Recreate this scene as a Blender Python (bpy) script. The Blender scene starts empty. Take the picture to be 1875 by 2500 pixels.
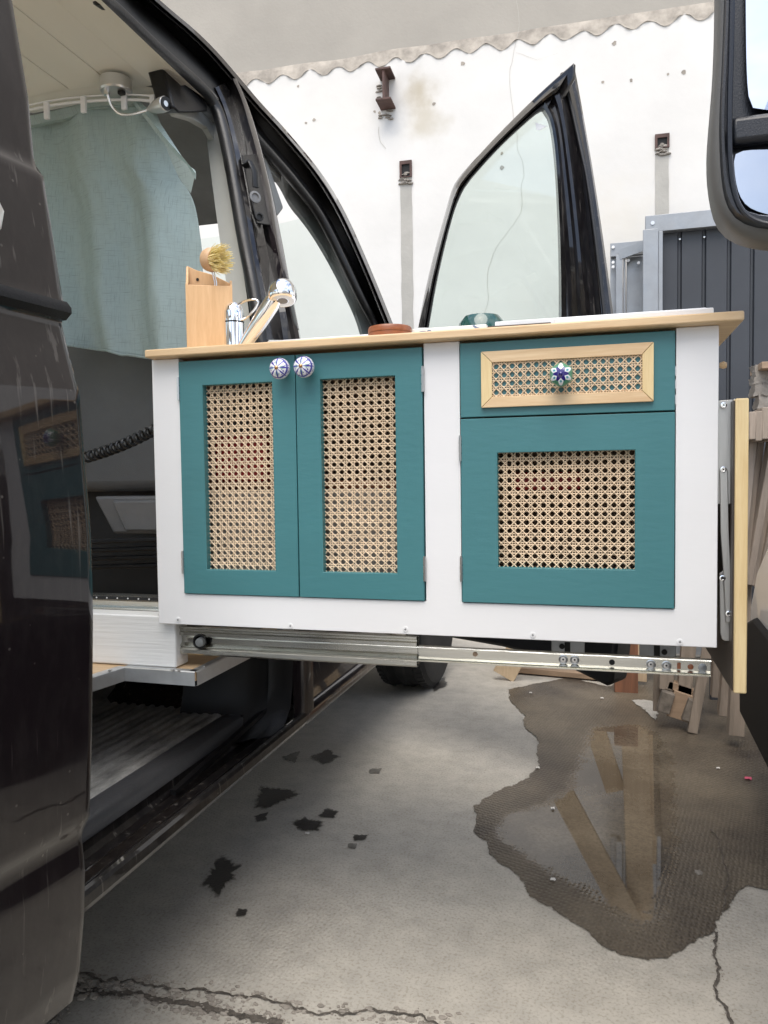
import bpy, bmesh, math, random
from mathutils import Vector, Matrix, noise
random.seed(7)
sc = bpy.context.scene
R = math.radians
# ------------------------------------------------------------------ camera
CAMZ = 0.95
F = 1876.0
yv = Vector((529, -92, 1876)).normalized()
xv = Vector((6639, -5, -1876)); xv = (xv - yv * xv.dot(yv)).normalized()
zv = -xv.cross(yv)
if zv[1] > 0: zv = -zv
right = Vector((xv[0], yv[0], zv[0])); down = Vector((xv[1], yv[1], zv[1])); fwd = Vector((xv[2], yv[2], zv[2]))
cd = bpy.data.cameras.new('camera'); cam = bpy.data.objects.new('camera', cd); sc.collection.objects.link(cam)
m = Matrix((right, -down, -fwd)).transposed().to_4x4(); m.translation = Vector((0, 0, CAMZ)); cam.matrix_world = m
cd.sensor_fit = 'HORIZONTAL'; cd.sensor_width = 36; cd.lens = 36 * F / 1875; cd.clip_start = 0.02; cd.clip_end = 500
sc.camera = cam
# ------------------------------------------------------------------ sky and sun
SUN_EL, SUN_AZ = 62, 178      # azimuth clockwise from +Y (the sun stands behind and a little left of the camera)
w = bpy.data.worlds.new('World'); sc.world = w; w.use_nodes = True
nt = w.node_tree; N = nt.nodes; L = nt.links; N.clear()
out = N.new('ShaderNodeOutputWorld'); bg = N.new('ShaderNodeBackground'); sky = N.new('ShaderNodeTexSky')
sky.sky_type = 'NISHITA'; sky.sun_disc = False; sky.sun_elevation = R(SUN_EL); sky.sun_rotation = R(SUN_AZ); sky.air_density = 1.0; sky.dust_density = 2.0
tc = N.new('ShaderNodeTexCoord'); mp = N.new('ShaderNodeMapping'); mp.inputs['Scale'].default_value = (1, 1, 1.8)
nz = N.new('ShaderNodeTexNoise'); nz.inputs['Scale'].default_value = 3.2; nz.inputs['Detail'].default_value = 7; nz.inputs['Roughness'].default_value = .55
rp = N.new('ShaderNodeValToRGB'); rp.color_ramp.elements[0].position = .42; rp.color_ramp.elements[1].position = .66
mx = N.new('ShaderNodeMix'); mx.data_type = 'RGBA'; mx.inputs[7].default_value = (7.2, 7.4, 7.7, 1)
L.new(tc.outputs['Generated'], mp.inputs[0]); L.new(mp.outputs[0], nz.inputs['Vector']); L.new(nz.outputs[0], rp.inputs[0])
L.new(rp.outputs[0], mx.inputs[0]); L.new(sky.outputs[0], mx.inputs[6]); L.new(mx.outputs[2], bg.inputs[0])
bg.inputs[1].default_value = 0.12; L.new(bg.outputs[0], out.inputs[0])
sd = bpy.data.lights.new('sun', 'SUN'); sd.energy = 1.3; sd.angle = R(50); sd.color = (1, .95, .87)
sun = bpy.data.objects.new('sun', sd); sc.collection.objects.link(sun)
dirv = Vector((math.sin(R(SUN_AZ)) * math.cos(R(SUN_EL)), math.cos(R(SUN_AZ)) * math.cos(R(SUN_EL)), math.sin(R(SUN_EL))))
sun.rotation_euler = dirv.to_track_quat('Z', 'Y').to_euler()
vs = sc.view_settings; vs.view_transform = 'Standard'; vs.look = 'None'; vs.gamma = 1; vs.use_curve_mapping = False; vs.exposure = 1.15
sc.cycles.max_bounces = 10; sc.cycles.diffuse_bounces = 5; sc.cycles.glossy_bounces = 5; sc.cycles.transparent_max_bounces = 12
sc.cycles.use_denoising = True
# ------------------------------------------------------------------ pixel rays of the survey onto real planes of the place
def ray(px, py):
    d = right * (px - 937.5) + down * (py - 1250) + fwd * F
    return d
O = Vector((0, 0, CAMZ))
def aY(px, py, y): r = ray(px, py); return O + r * (y / r.y)
def aX(px, py, x): r = ray(px, py); return O + r * (x / r.x)
def aZ(px, py, z): r = ray(px, py); return O + r * ((z - CAMZ) / r.z)
def aP(px, py, p0, n): r = ray(px, py); return O + r * ((p0 - O).dot(n) / r.dot(n))
# ------------------------------------------------------------------ materials
def mat(name, col, rough=.5, metal=0, coat=0, var=0, vs=6, bump=0, bs=80, col2=None, stretch=(1, 1, 1), spec=.5, emit=None, coords='Object', det=4, rvar=0, noise_rough=.6):
    m = bpy.data.materials.new(name); m.use_nodes = True; nt = m.node_tree; N = nt.nodes; L = nt.links
    b = N['Principled BSDF']; b.inputs['Base Color'].default_value = (*col, 1); b.inputs['Roughness'].default_value = rough
    b.inputs['Metallic'].default_value = metal; b.inputs['Coat Weight'].default_value = coat; b.inputs['Coat Roughness'].default_value = .03
    b.inputs['Specular IOR Level'].default_value = spec
    if var or bump or rvar or col2:
        t = N.new('ShaderNodeTexCoord'); mp = N.new('ShaderNodeMapping'); mp.inputs['Scale'].default_value = stretch; L.new(t.outputs[coords], mp.inputs[0])
    if var or col2:
        n = N.new('ShaderNodeTexNoise'); n.inputs['Scale'].default_value = vs; n.inputs['Detail'].default_value = det + 2; n.inputs['Roughness'].default_value = noise_rough
        L.new(mp.outputs[0], n.inputs['Vector'])
        r = N.new('ShaderNodeValToRGB'); r.color_ramp.elements[0].position = .3; r.color_ramp.elements[1].position = .7
        c2 = col2 or tuple(c * (1 - var) for c in col); c1 = col if col2 else tuple(min(1, c * (1 + var * .5)) for c in col)
        r.color_ramp.elements[0].color = (*c2, 1); r.color_ramp.elements[1].color = (*c1, 1)
        L.new(n.outputs[0], r.inputs[0]); L.new(r.outputs[0], b.inputs['Base Color'])
    if rvar:
        n3 = N.new('ShaderNodeTexNoise'); n3.inputs['Scale'].default_value = vs * .7; n3.inputs['Detail'].default_value = 6; L.new(mp.outputs[0], n3.inputs['Vector'])
        mr = N.new('ShaderNodeMapRange'); mr.inputs[1].default_value = .3; mr.inputs[2].default_value = .7; mr.inputs[3].default_value = max(0, rough - rvar); mr.inputs[4].default_value = rough + rvar
        L.new(n3.outputs[0], mr.inputs[0]); L.new(mr.outputs[0], b.inputs['Roughness'])
    if bump:
        n2 = N.new('ShaderNodeTexNoise'); n2.inputs['Scale'].default_value = bs; n2.inputs['Detail'].default_value = 5; L.new(mp.outputs[0], n2.inputs['Vector'])
        bp = N.new('ShaderNodeBump'); bp.inputs['Strength'].default_value = bump; bp.inputs['Distance'].default_value = .002
        L.new(n2.outputs[0], bp.inputs['Height']); L.new(bp.outputs[0], b.inputs['Normal'])
    return m
def add(m, kind, **kw):
    n = m.node_tree.nodes.new(kind)
    for k, v in kw.items(): setattr(n, k, v)
    return n
def carpaint(name, col, dust=.35):
    """glossy dark paint with dusty film, droplets of dirt and thin scratches"""
    m = mat(name, col, .28, 0, 1.0); nt = m.node_tree; L = nt.links; b = nt.nodes['Principled BSDF']
    b.inputs['Coat Roughness'].default_value = .035; b.inputs['Specular IOR Level'].default_value = .12
    t = add(m, 'ShaderNodeTexCoord'); mp = add(m, 'ShaderNodeMapping'); mp.inputs['Scale'].default_value = (1, 1, .35); L.new(t.outputs['Object'], mp.inputs[0])
    n = add(m, 'ShaderNodeTexNoise'); n.inputs['Scale'].default_value = 55; n.inputs['Detail'].default_value = 8; n.inputs['Roughness'].default_value = .7; L.new(mp.outputs[0], n.inputs[0])
    r = add(m, 'ShaderNodeValToRGB'); r.color_ramp.elements[0].position = .45; r.color_ramp.elements[1].position = .85; L.new(n.outputs[0], r.inputs[0])
    v = add(m, 'ShaderNodeTexVoronoi'); v.inputs['Scale'].default_value = 38; L.new(t.outputs['Object'], v.inputs[0])
    r2 = add(m, 'ShaderNodeValToRGB'); r2.color_ramp.elements[0].position = .045; r2.color_ramp.elements[0].color = (1, 1, 1, 1); r2.color_ramp.elements[1].position = .08; r2.color_ramp.elements[1].color = (0, 0, 0, 1)
    L.new(v.outputs['Distance'], r2.inputs[0])
    mp2 = add(m, 'ShaderNodeMapping'); mp2.inputs['Scale'].default_value = (60, 60, 2.2); mp2.inputs['Rotation'].default_value = (.12, .05, 0); L.new(t.outputs['Object'], mp2.inputs[0])
    n4 = add(m, 'ShaderNodeTexNoise'); n4.inputs['Scale'].default_value = 1.5; n4.inputs['Detail'].default_value = 3; L.new(mp2.outputs[0], n4.inputs[0])
    r4 = add(m, 'ShaderNodeValToRGB'); r4.color_ramp.elements[0].position = .63; r4.color_ramp.elements[1].position = .70; L.new(n4.outputs[0], r4.inputs[0])
    a = add(m, 'ShaderNodeMath', operation='MAXIMUM'); L.new(r2.outputs[0], a.inputs[0]); L.new(r4.outputs[0], a.inputs[1])
    a2 = add(m, 'ShaderNodeMath', operation='MULTIPLY'); L.new(a.outputs[0], a2.inputs[0]); a2.inputs[1].default_value = .5
    a3 = add(m, 'ShaderNodeMath', operation='MULTIPLY'); L.new(r.outputs[0], a3.inputs[0]); a3.inputs[1].default_value = dust
    a4 = add(m, 'ShaderNodeMath', operation='ADD', use_clamp=True); L.new(a2.outputs[0], a4.inputs[0]); L.new(a3.outputs[0], a4.inputs[1])
    a5 = add(m, 'ShaderNodeMath', operation='MULTIPLY'); L.new(a4.outputs[0], a5.inputs[0]); a5.inputs[1].default_value = .55
    mx = add(m, 'ShaderNodeMix', data_type='RGBA'); mx.inputs[6].default_value = (*col, 1); mx.inputs[7].default_value = (.22, .20, .18, 1); L.new(a5.outputs[0], mx.inputs[0]); L.new(mx.outputs[2], b.inputs['Base Color'])
    mr = add(m, 'ShaderNodeMapRange'); mr.inputs[3].default_value = .02; mr.inputs[4].default_value = .35; L.new(a4.outputs[0], mr.inputs[0]); L.new(mr.outputs[0], b.inputs['Coat Roughness'])
    n6 = add(m, 'ShaderNodeTexNoise'); n6.inputs['Scale'].default_value = 4; n6.inputs['Detail'].default_value = 1; L.new(t.outputs['Object'], n6.inputs[0])
    bp = add(m, 'ShaderNodeBump'); bp.inputs['Strength'].default_value = .35; bp.inputs['Distance'].default_value = .008; L.new(n6.outputs[0], bp.inputs['Height']); L.new(bp.outputs[0], b.inputs['Coat Normal'])
    return m
M = {}
M['paint'] = carpaint('aubergine_paint', (.009, .006, .0075), .10)
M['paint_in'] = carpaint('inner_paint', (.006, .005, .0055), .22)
M['rubber'] = mat('rubber', (.009, .009, .010), .42, var=.4, vs=9, bump=.3, bs=200, rvar=.12)
M['blackplastic'] = mat('black_plastic', (.006, .006, .007), .42, spec=.3, var=.3, vs=10, bump=.3, bs=500)
M['matte_black'] = mat('matte_black', (.006, .006, .006), .6, var=.4, vs=12, bump=.3)
M['headliner'] = mat('headliner', (.28, .285, .28), .95, var=.25, vs=6, bump=.5, bs=600)
M['greytrim'] = mat('grey_trim', (.17, .18, .18), .55, var=.08, vs=12, bump=.4, bs=700)
M['lighttrim'] = mat('light_trim', (.42, .42, .39), .6, var=.06, vs=12, bump=.2, bs=600)
M['cream'] = mat('cream_board', (.80, .77, .67), .55, var=.05, vs=5, bump=.15, bs=120, stretch=(1, .1, 1))
M['seat'] = mat('seat_plastic', (.11, .11, .108), .6, var=.2, vs=5, bump=.4, bs=400)
M['seatpanel'] = mat('seat_panel', (.17, .17, .17), .5, var=.2, vs=7, bump=.3, bs=500)
M['guard'] = mat('sill_guard_plastic', (.020, .022, .027), .34, col2=(.055, .055, .058), vs=9, bump=.3, bs=200, stretch=(1, .3, 1))
M['tyre'] = mat('tyre_rubber', (.018, .018, .018), .8, var=.4, vs=15, bump=.5, bs=120)
M['rim'] = mat('rim_metal', (.35, .35, .36), .35, metal=.9, var=.3)
M['galv'] = mat('galvanised_steel', (.29, .30, .31), .42, metal=.6, var=.10, vs=14, bump=.25, bs=90, rvar=.12)
M['zinc'] = mat('zinc_rail', (.62, .61, .56), .24, metal=1, var=.18, vs=5, stretch=(.5, 8, 8), rvar=.1, bump=.1, bs=60)
M['stainless'] = mat('brushed_stainless', (.47, .46, .44), .38, metal=.9, var=.08, vs=30, stretch=(1, 1, .1), bump=.1, bs=200)
M['alu'] = mat('aluminium_angle', (.60, .61, .62), .40, metal=.85, var=.14, vs=16, bump=.15, bs=120, rvar=.1)
M['chrome'] = mat('chrome', (.86, .86, .87), .035, metal=1)
M['satin'] = mat('satin_metal', (.70, .69, .66), .3, metal=.8)
M['darkhole'] = mat('dark_hole', (.01, .01, .01), .8, var=.2)
M['screw'] = mat('screw_steel', (.6, .6, .6), .3, metal=1, var=.1)
M['white'] = mat('white_paint', (.79, .785, .785), .42, var=.03, vs=7, bump=.07, bs=160, stretch=(.3, 1, 1), rvar=.08)
M['whitewood'] = mat('whitewashed_wood', (.73, .73, .72), .55, var=.06, vs=10, bump=.4, bs=60, stretch=(.12, 1, 3))
M['teal'] = mat('teal_paint', (.050, .185, .202), .40, var=.09, vs=5, bump=.2, bs=110, stretch=(.25, 1, 1), rvar=.1)
M['cane'] = mat('rattan_cane', (.80, .635, .455), .45, var=.16, vs=40, bump=.3, bs=300)
M['dustyplastic'] = mat('dusty_step_mat', (.035, .035, .037), .5, col2=(.32, .315, .30), vs=13, bump=.6, bs=120, stretch=(1.6, .5, 1), det=8, noise_rough=.75)
M['silver'] = mat('silver_lamp', (.66, .66, .65), .3, metal=.8)
def wood(name, c1, c2, axis=0, scale=9, rough=.5, knots=.0, bump=.25):
    m = mat(name, c1, rough); nt = m.node_tree; L = nt.links; b = nt.nodes['Principled BSDF']
    t = add(m, 'ShaderNodeTexCoord'); mp = add(m, 'ShaderNodeMapping'); s = [6.0, 6.0, 6.0]; s[axis] = .5; mp.inputs['Scale'].default_value = s
    L.new(t.outputs['Object'], mp.inputs[0])
    n = add(m, 'ShaderNodeTexNoise'); n.inputs['Scale'].default_value = scale; n.inputs['Detail'].default_value = 6; n.inputs['Distortion'].default_value = .6; L.new(mp.outputs[0], n.inputs[0])
    n2 = add(m, 'ShaderNodeTexNoise'); n2.inputs['Scale'].default_value = scale * 9; n2.inputs['Detail'].default_value = 3; L.new(mp.outputs[0], n2.inputs[0])
    ad = add(m, 'ShaderNodeMath', operation='MULTIPLY_ADD'); L.new(n2.outputs[0], ad.inputs[0]); ad.inputs[1].default_value = .35; L.new(n.outputs[0], ad.inputs[2])
    r = add(m, 'ShaderNodeValToRGB'); r.color_ramp.elements[0].position = .45; r.color_ramp.elements[1].position = .85
    r.color_ramp.elements[0].color = (*c1, 1); r.color_ramp.elements[1].color = (*c2, 1); L.new(ad.outputs[0], r.inputs[0]); L.new(r.outputs[0], b.inputs['Base Color'])
    bp = add(m, 'ShaderNodeBump'); bp.inputs['Strength'].default_value = bump; bp.inputs['Distance'].default_value = .001; L.new(ad.outputs[0], bp.inputs['Height']); L.new(bp.outputs[0], b.inputs['Normal'])
    return m
M['pine'] = wood('pine', (.76, .57, .35), (.62, .42, .23), 0)
M['pineZ'] = wood('pine_upright', (.80, .64, .36), (.68, .50, .25), 2)
M['box'] = wood('bamboo_box', (.76, .50, .27), (.64, .39, .19), 2, 14)
M['ply'] = wood('ply_floor', (.58, .42, .26), (.48, .33, .19), 0, 12)
M['coaster'] = wood('reddish_wood', (.36, .13, .055), (.24, .08, .035), 0, 14, .35)
M['pallet'] = wood('weathered_timber', (.37, .30, .24), (.24, .195, .155), 2, 8, .8, bump=.8)
M['palepine'] = wood('pale_sawn_pine', (.72, .56, .38), (.60, .45, .29), 2, 8, .8)
M['palletend'] = mat('timber_end_grain', (.20, .17, .14), .9, var=.5, vs=30, bump=.8, bs=120)
M['palletX'] = wood('weathered_timber_lying', (.40, .28, .19), (.30, .21, .14), 0, 8, .8, bump=.8)
M['redwood'] = wood('reddish_block', (.30, .13, .07), (.18, .08, .045), 2, 8, .7)
M['gatepanel'] = mat('anthracite_sheet', (.036, .040, .048), .5, var=.18, vs=3, bump=.3, bs=500, rvar=.08)
M['rust'] = mat('rusty_steel', (.10, .055, .045), .75, var=.5, vs=14, bump=.8, bs=80)
M['vanwhite'] = mat('van_white_paint', (.70, .70, .68), .25, coat=.8, var=.03)
M['bumper'] = mat('bumper_plastic', (.004, .004, .0045), .65, spec=.2, var=.3, vs=20, bump=.4, bs=400)
M['mirrorshell'] = mat('grey_mirror_shell', (.13, .125, .115), .5, var=.08, vs=12, bump=.2, bs=500)
M['mirrorblack'] = mat('black_mirror_frame', (.012, .014, .020), .32, var=.2, vs=12, bump=.2, bs=400)
M['mirror'] = mat('mirror_glass', (.58, .62, .70), .02, metal=1)
M['bristle'] = mat('tampico_bristle', (.98, .80, .42), .6, var=.25, vs=60)
M['brushwood'] = wood('brush_wood', (.66, .44, .27), (.55, .35, .2), 0, 12)
M['greenglass'] = mat('green_enamel', (.02, .075, .065), .12, coat=.6)
M['stone'] = mat('stone_chunk', (.30, .27, .235), .9, var=.35, vs=25, bump=.8, bs=120)
M['dirt'] = mat('crack_dirt', (.11, .095, .08), .95, var=.6, vs=60, bump=1, bs=200)
M['cord'] = mat('coil_cable', (.012, .012, .012), .3)
M['red'] = mat('red_packet', (.35, .02, .015), .5, var=.3)
M['greybox'] = mat('grey_storage_box', (.28, .26, .23), .6, var=.15)
M['petal'] = mat('white_petal', (.75, .72, .68), .6)
M['pink'] = mat('pink_petal', (.75, .12, .2), .6)
def glass(name, tint, rough=0):
    """thin tinted car glass: mostly see-through, reflects at its surface"""
    m = bpy.data.materials.new(name); m.use_nodes = True; N = m.node_tree.nodes; L = m.node_tree.links; N.clear()
    o = N.new('ShaderNodeOutputMaterial'); t = N.new('ShaderNodeBsdfTransparent'); t.inputs[0].default_value = (*tint, 1)
    g = N.new('ShaderNodeBsdfGlossy'); g.inputs['Roughness'].default_value = .02; lw = N.new('ShaderNodeLayerWeight'); pw = N.new('ShaderNodeMath'); pw.operation = 'POWER'; pw.inputs[1].default_value = 5; L.new(lw.outputs['Facing'], pw.inputs[0])
    f = N.new('ShaderNodeMath'); f.operation = 'MULTIPLY_ADD'; f.inputs[1].default_value = .92; f.inputs[2].default_value = .05; L.new(pw.outputs[0], f.inputs[0]); lw.inputs[0].default_value = .5
    x = N.new('ShaderNodeMixShader'); L.new(f.outputs[0], x.inputs[0]); L.new(t.outputs[0], x.inputs[1]); L.new(g.outputs[0], x.inputs[2]); L.new(x.outputs[0], o.inputs[0])
    return m
M['glass'] = glass('car_glass', (.91, .955, .935))
M['windshield'] = glass('windscreen_glass', (.90, .955, .93))
def fabric():
    m = mat('green_linen', (.2, .33, .31), .9); L = m.node_tree.links; b = m.node_tree.nodes['Principled BSDF']
    t = add(m, 'ShaderNodeTexCoord'); outs = []
    for s in ((30, 1, 800), (800, 1, 30)):
        mp = add(m, 'ShaderNodeMapping'); mp.inputs['Scale'].default_value = s; L.new(t.outputs['Object'], mp.inputs[0])
        n = add(m, 'ShaderNodeTexNoise'); n.inputs['Scale'].default_value = 1.0; n.inputs['Detail'].default_value = 4; L.new(mp.outputs[0], n.inputs[0]); outs.append(n)
    a = add(m, 'ShaderNodeMath', operation='MINIMUM'); L.new(outs[0].outputs[0], a.inputs[0]); L.new(outs[1].outputs[0], a.inputs[1])
    r = add(m, 'ShaderNodeValToRGB'); r.color_ramp.elements[0].position = .26; r.color_ramp.elements[0].color = (.36, .44, .43, 1)
    r.color_ramp.elements[1].position = .44; r.color_ramp.elements[1].color = (.54, .64, .62, 1); L.new(a.outputs[0], r.inputs[0]); L.new(r.outputs[0], b.inputs['Base Color'])
    bp = add(m, 'ShaderNodeBump'); bp.inputs['Strength'].default_value = .4; bp.inputs['Distance'].default_value = .001; L.new(a.outputs[0], bp.inputs['Height']); L.new(bp.outputs[0], b.inputs['Normal'])
    tr = add(m, 'ShaderNodeBsdfTranslucent'); L.new(r.outputs[0], tr.inputs[0]); ms = add(m, 'ShaderNodeMixShader'); ms.inputs[0].default_value = .42
    o = m.node_tree.nodes['Material Output']; L.new(b.outputs[0], ms.inputs[1]); L.new(tr.outputs[0], ms.inputs[2]); L.new(ms.outputs[0], o.inputs[0])
    return m
M['linen'] = fabric()
# ------------------------------------------------------------------ object helpers
C = sc.collection
def tag(o, label=None, cat=None, group=None, kind=None):
    if label: o['label'] = label
    if cat: o['category'] = cat
    if group: o['group'] = group
    if kind: o['kind'] = kind
    return o
def thing(name, label, cat, loc=(0, 0, 0), group=None):
    o = bpy.data.objects.new(name, None); C.objects.link(o); o.location = loc; o.empty_display_size = .05
    return tag(o, label, cat, group)
class MB:
    def __init__(s): s.v = []; s.f = []; s.mi = []
    def add(s, vs, fs, mi=0):
        k = len(s.v); s.v += [Vector(v) for v in vs]; s.f += [tuple(i + k for i in f) for f in fs]; s.mi += [mi] * len(fs); return s
    def box(s, x0, x1, y0, y1, z0, z1, mi=0):
        v = [(x, y, z) for x in (x0, x1) for y in (y0, y1) for z in (z0, z1)]
        return s.add(v, [(0, 1, 3, 2), (4, 6, 7, 5), (0, 4, 5, 1), (2, 3, 7, 6), (0, 2, 6, 4), (1, 5, 7, 3)], mi)
    def bar(s, a, b, w_, t_, up=(0, 0, 1), mi=0):
        a, b = Vector(a), Vector(b); d = (b - a).normalized(); up = Vector(up)
        sx = d.cross(up)
        if sx.length < 1e-4: sx = d.cross(Vector((1, 0, 0)))
        sx.normalize(); sy = sx.cross(d)
        v = [p + sx * (i * w_ / 2) + sy * (j * t_ / 2) for p in (a, b) for i, j in ((-1, -1), (1, -1), (1, 1), (-1, 1))]
        return s.add(v, [(3, 2, 1, 0), (4, 5, 6, 7), (0, 1, 5, 4), (1, 2, 6, 5), (2, 3, 7, 6), (3, 0, 4, 7)], mi)
    def tube(s, pts, r, n=10, caps=True, mi=0, squash=1.0):
        pts = [Vector(p) for p in pts]; rs = r if isinstance(r, (list, tuple)) else [r] * len(pts); k = len(s.v); vs = []; prev = None
        for i, p in enumerate(pts):
            d = (pts[min(i + 1, len(pts) - 1)] - pts[max(i - 1, 0)]).normalized()
            if prev is None:
                u = d.cross(Vector((0, 0, 1)))
                if u.length < .05: u = d.cross(Vector((1, 0, 0)))
            else: u = prev - d * prev.dot(d)
            u.normalize(); prev = u; v2 = d.cross(u)
            for j in range(n):
                a = 2 * math.pi * j / n; vs.append(p + u * math.cos(a) * rs[i] + v2 * math.sin(a) * rs[i] * squash)
        fs = [(i * n + j, i * n + (j + 1) % n, (i + 1) * n + (j + 1) % n, (i + 1) * n + j) for i in range(len(pts) - 1) for j in range(n)]
        if caps: fs += [tuple(reversed(range(n))), tuple((len(pts) - 1) * n + j for j in range(n))]
        return s.add(vs, fs, mi)
    def lathe(s, prof, origin, axis=(0, 0, 1), n=32, mi=0, lobes=0, la=0):
        axis = Vector(axis).normalized(); u = axis.cross(Vector((0, 1, 0)))
        if u.length < .1: u = axis.cross(Vector((1, 0, 0)))
        u.normalize(); v2 = axis.cross(u); origin = Vector(origin); vs = []
        for r_, h in prof:
            for j in range(n):
                a = 2 * math.pi * j / n; rr = r_ * (1 + la * math.cos(lobes * a)) if lobes else r_
                vs.append(origin + axis * h + (u * math.cos(a) + v2 * math.sin(a)) * rr)
        fs = [(i * n + j, i * n + (j + 1) % n, (i + 1) * n + (j + 1) % n, (i + 1) * n + j) for i in range(len(prof) - 1) for j in range(n)]
        fs += [tuple(reversed(range(n))), tuple((len(prof) - 1) * n + j for j in range(n))]
        return s.add(vs, fs, mi)
    def loft(s, curves, mi=0, close=False):
        n = len(curves[0]); vs = [p for c in curves for p in c]; fs = []
        m_ = len(curves)
        for i in range(m_ if close else m_ - 1):
            for j in range(n - 1):
                a = i * n + j; b = ((i + 1) % m_) * n + j; fs.append((a, a + 1, b + 1, b))
        return s.add(vs, fs, mi)
    def prism(s, poly, d, mi=0):
        """poly: 3D outline, extruded by vector d"""
        d = Vector(d); n = len(poly); vs = [Vector(p) for p in poly] + [Vector(p) + d for p in poly]
        fs = [tuple(reversed(range(n))), tuple(range(n, 2 * n))] + [(i, (i + 1) % n, n + (i + 1) % n, n + i) for i in range(n)]
        return s.add(vs, fs, mi)
    def ring(s, outer, inner, d, mi=0):
        d = Vector(d); n = len(outer); O_ = [Vector(p) for p in outer]; I = [Vector(p) for p in inner]
        vs = O_ + I + [p + d for p in O_] + [p + d for p in I]; fs = []
        for i in range(n):
            j = (i + 1) % n
            fs += [(i, j, n + j, n + i), (2 * n + i, 3 * n + i, 3 * n + j, 2 * n + j), (i, 2 * n + i, 2 * n + j, j), (n + i, n + j, 3 * n + j, 3 * n + i)]
        return s.add(vs, fs, mi)
    def build(s, name, mats, parent=None, bevel=0, smooth=35, kind=None, origin=None):
        if not isinstance(mats, (list, tuple)): mats = [mats]
        off = Vector(origin) if origin is not None else Vector((0, 0, 0))
        me = bpy.data.meshes.new(name); me.from_pydata([tuple(v - off) for v in s.v], [], s.f)
        for mm in mats: me.materials.append(mm)
        me.polygons.foreach_set('material_index', s.mi)
        bm = bmesh.new(); bm.from_mesh(me); bmesh.ops.recalc_face_normals(bm, faces=bm.faces); bm.to_mesh(me); bm.free()
        me.polygons.foreach_set('use_smooth', [True] * len(me.polygons)); me.set_sharp_from_angle(angle=R(smooth)); me.update()
        o = bpy.data.objects.new(name, me); C.objects.link(o)
        if parent: o.parent = parent
        if parent: o.location = off - parent_world(parent)
        else: o.location = off
        if bevel:
            b = o.modifiers.new('b', 'BEVEL'); b.width = bevel; b.segments = 2; b.limit_method = 'ANGLE'; b.angle_limit = R(40); b.harden_normals = False
        if kind: o['kind'] = kind
        return o
def parent_world(p):
    v = Vector(p.location)
    while p.parent: p = p.parent; v += Vector(p.location)
    return v
def resample(pts, n):
    pts = [Vector(p) for p in pts]; d = [0]
    for a, b in zip(pts, pts[1:]): d.append(d[-1] + (b - a).length)
    res = []
    for k in range(n):
        t = d[-1] * k / (n - 1); i = 0
        while i < len(d) - 2 and d[i + 1] < t: i += 1
        f = (t - d[i]) / max(1e-9, d[i + 1] - d[i]); res.append(pts[i].lerp(pts[i + 1], min(1, max(0, f))))
    return res
def smoothc(pts, n, it=2):
    """corner-cut a 3D polyline, then resample it"""
    pts = [Vector(p) for p in pts]
    for _ in range(it):
        q = [pts[0]]
        for a, b in zip(pts, pts[1:]): q += [a.lerp(b, .25), a.lerp(b, .75)]
        q.append(pts[-1]); pts = q
    return resample(pts, n)
def copies(o, locs, extra=None):
    for l in locs:
        c = o.copy(); C.objects.link(c); c.parent = o.parent; c.location = l
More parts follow.
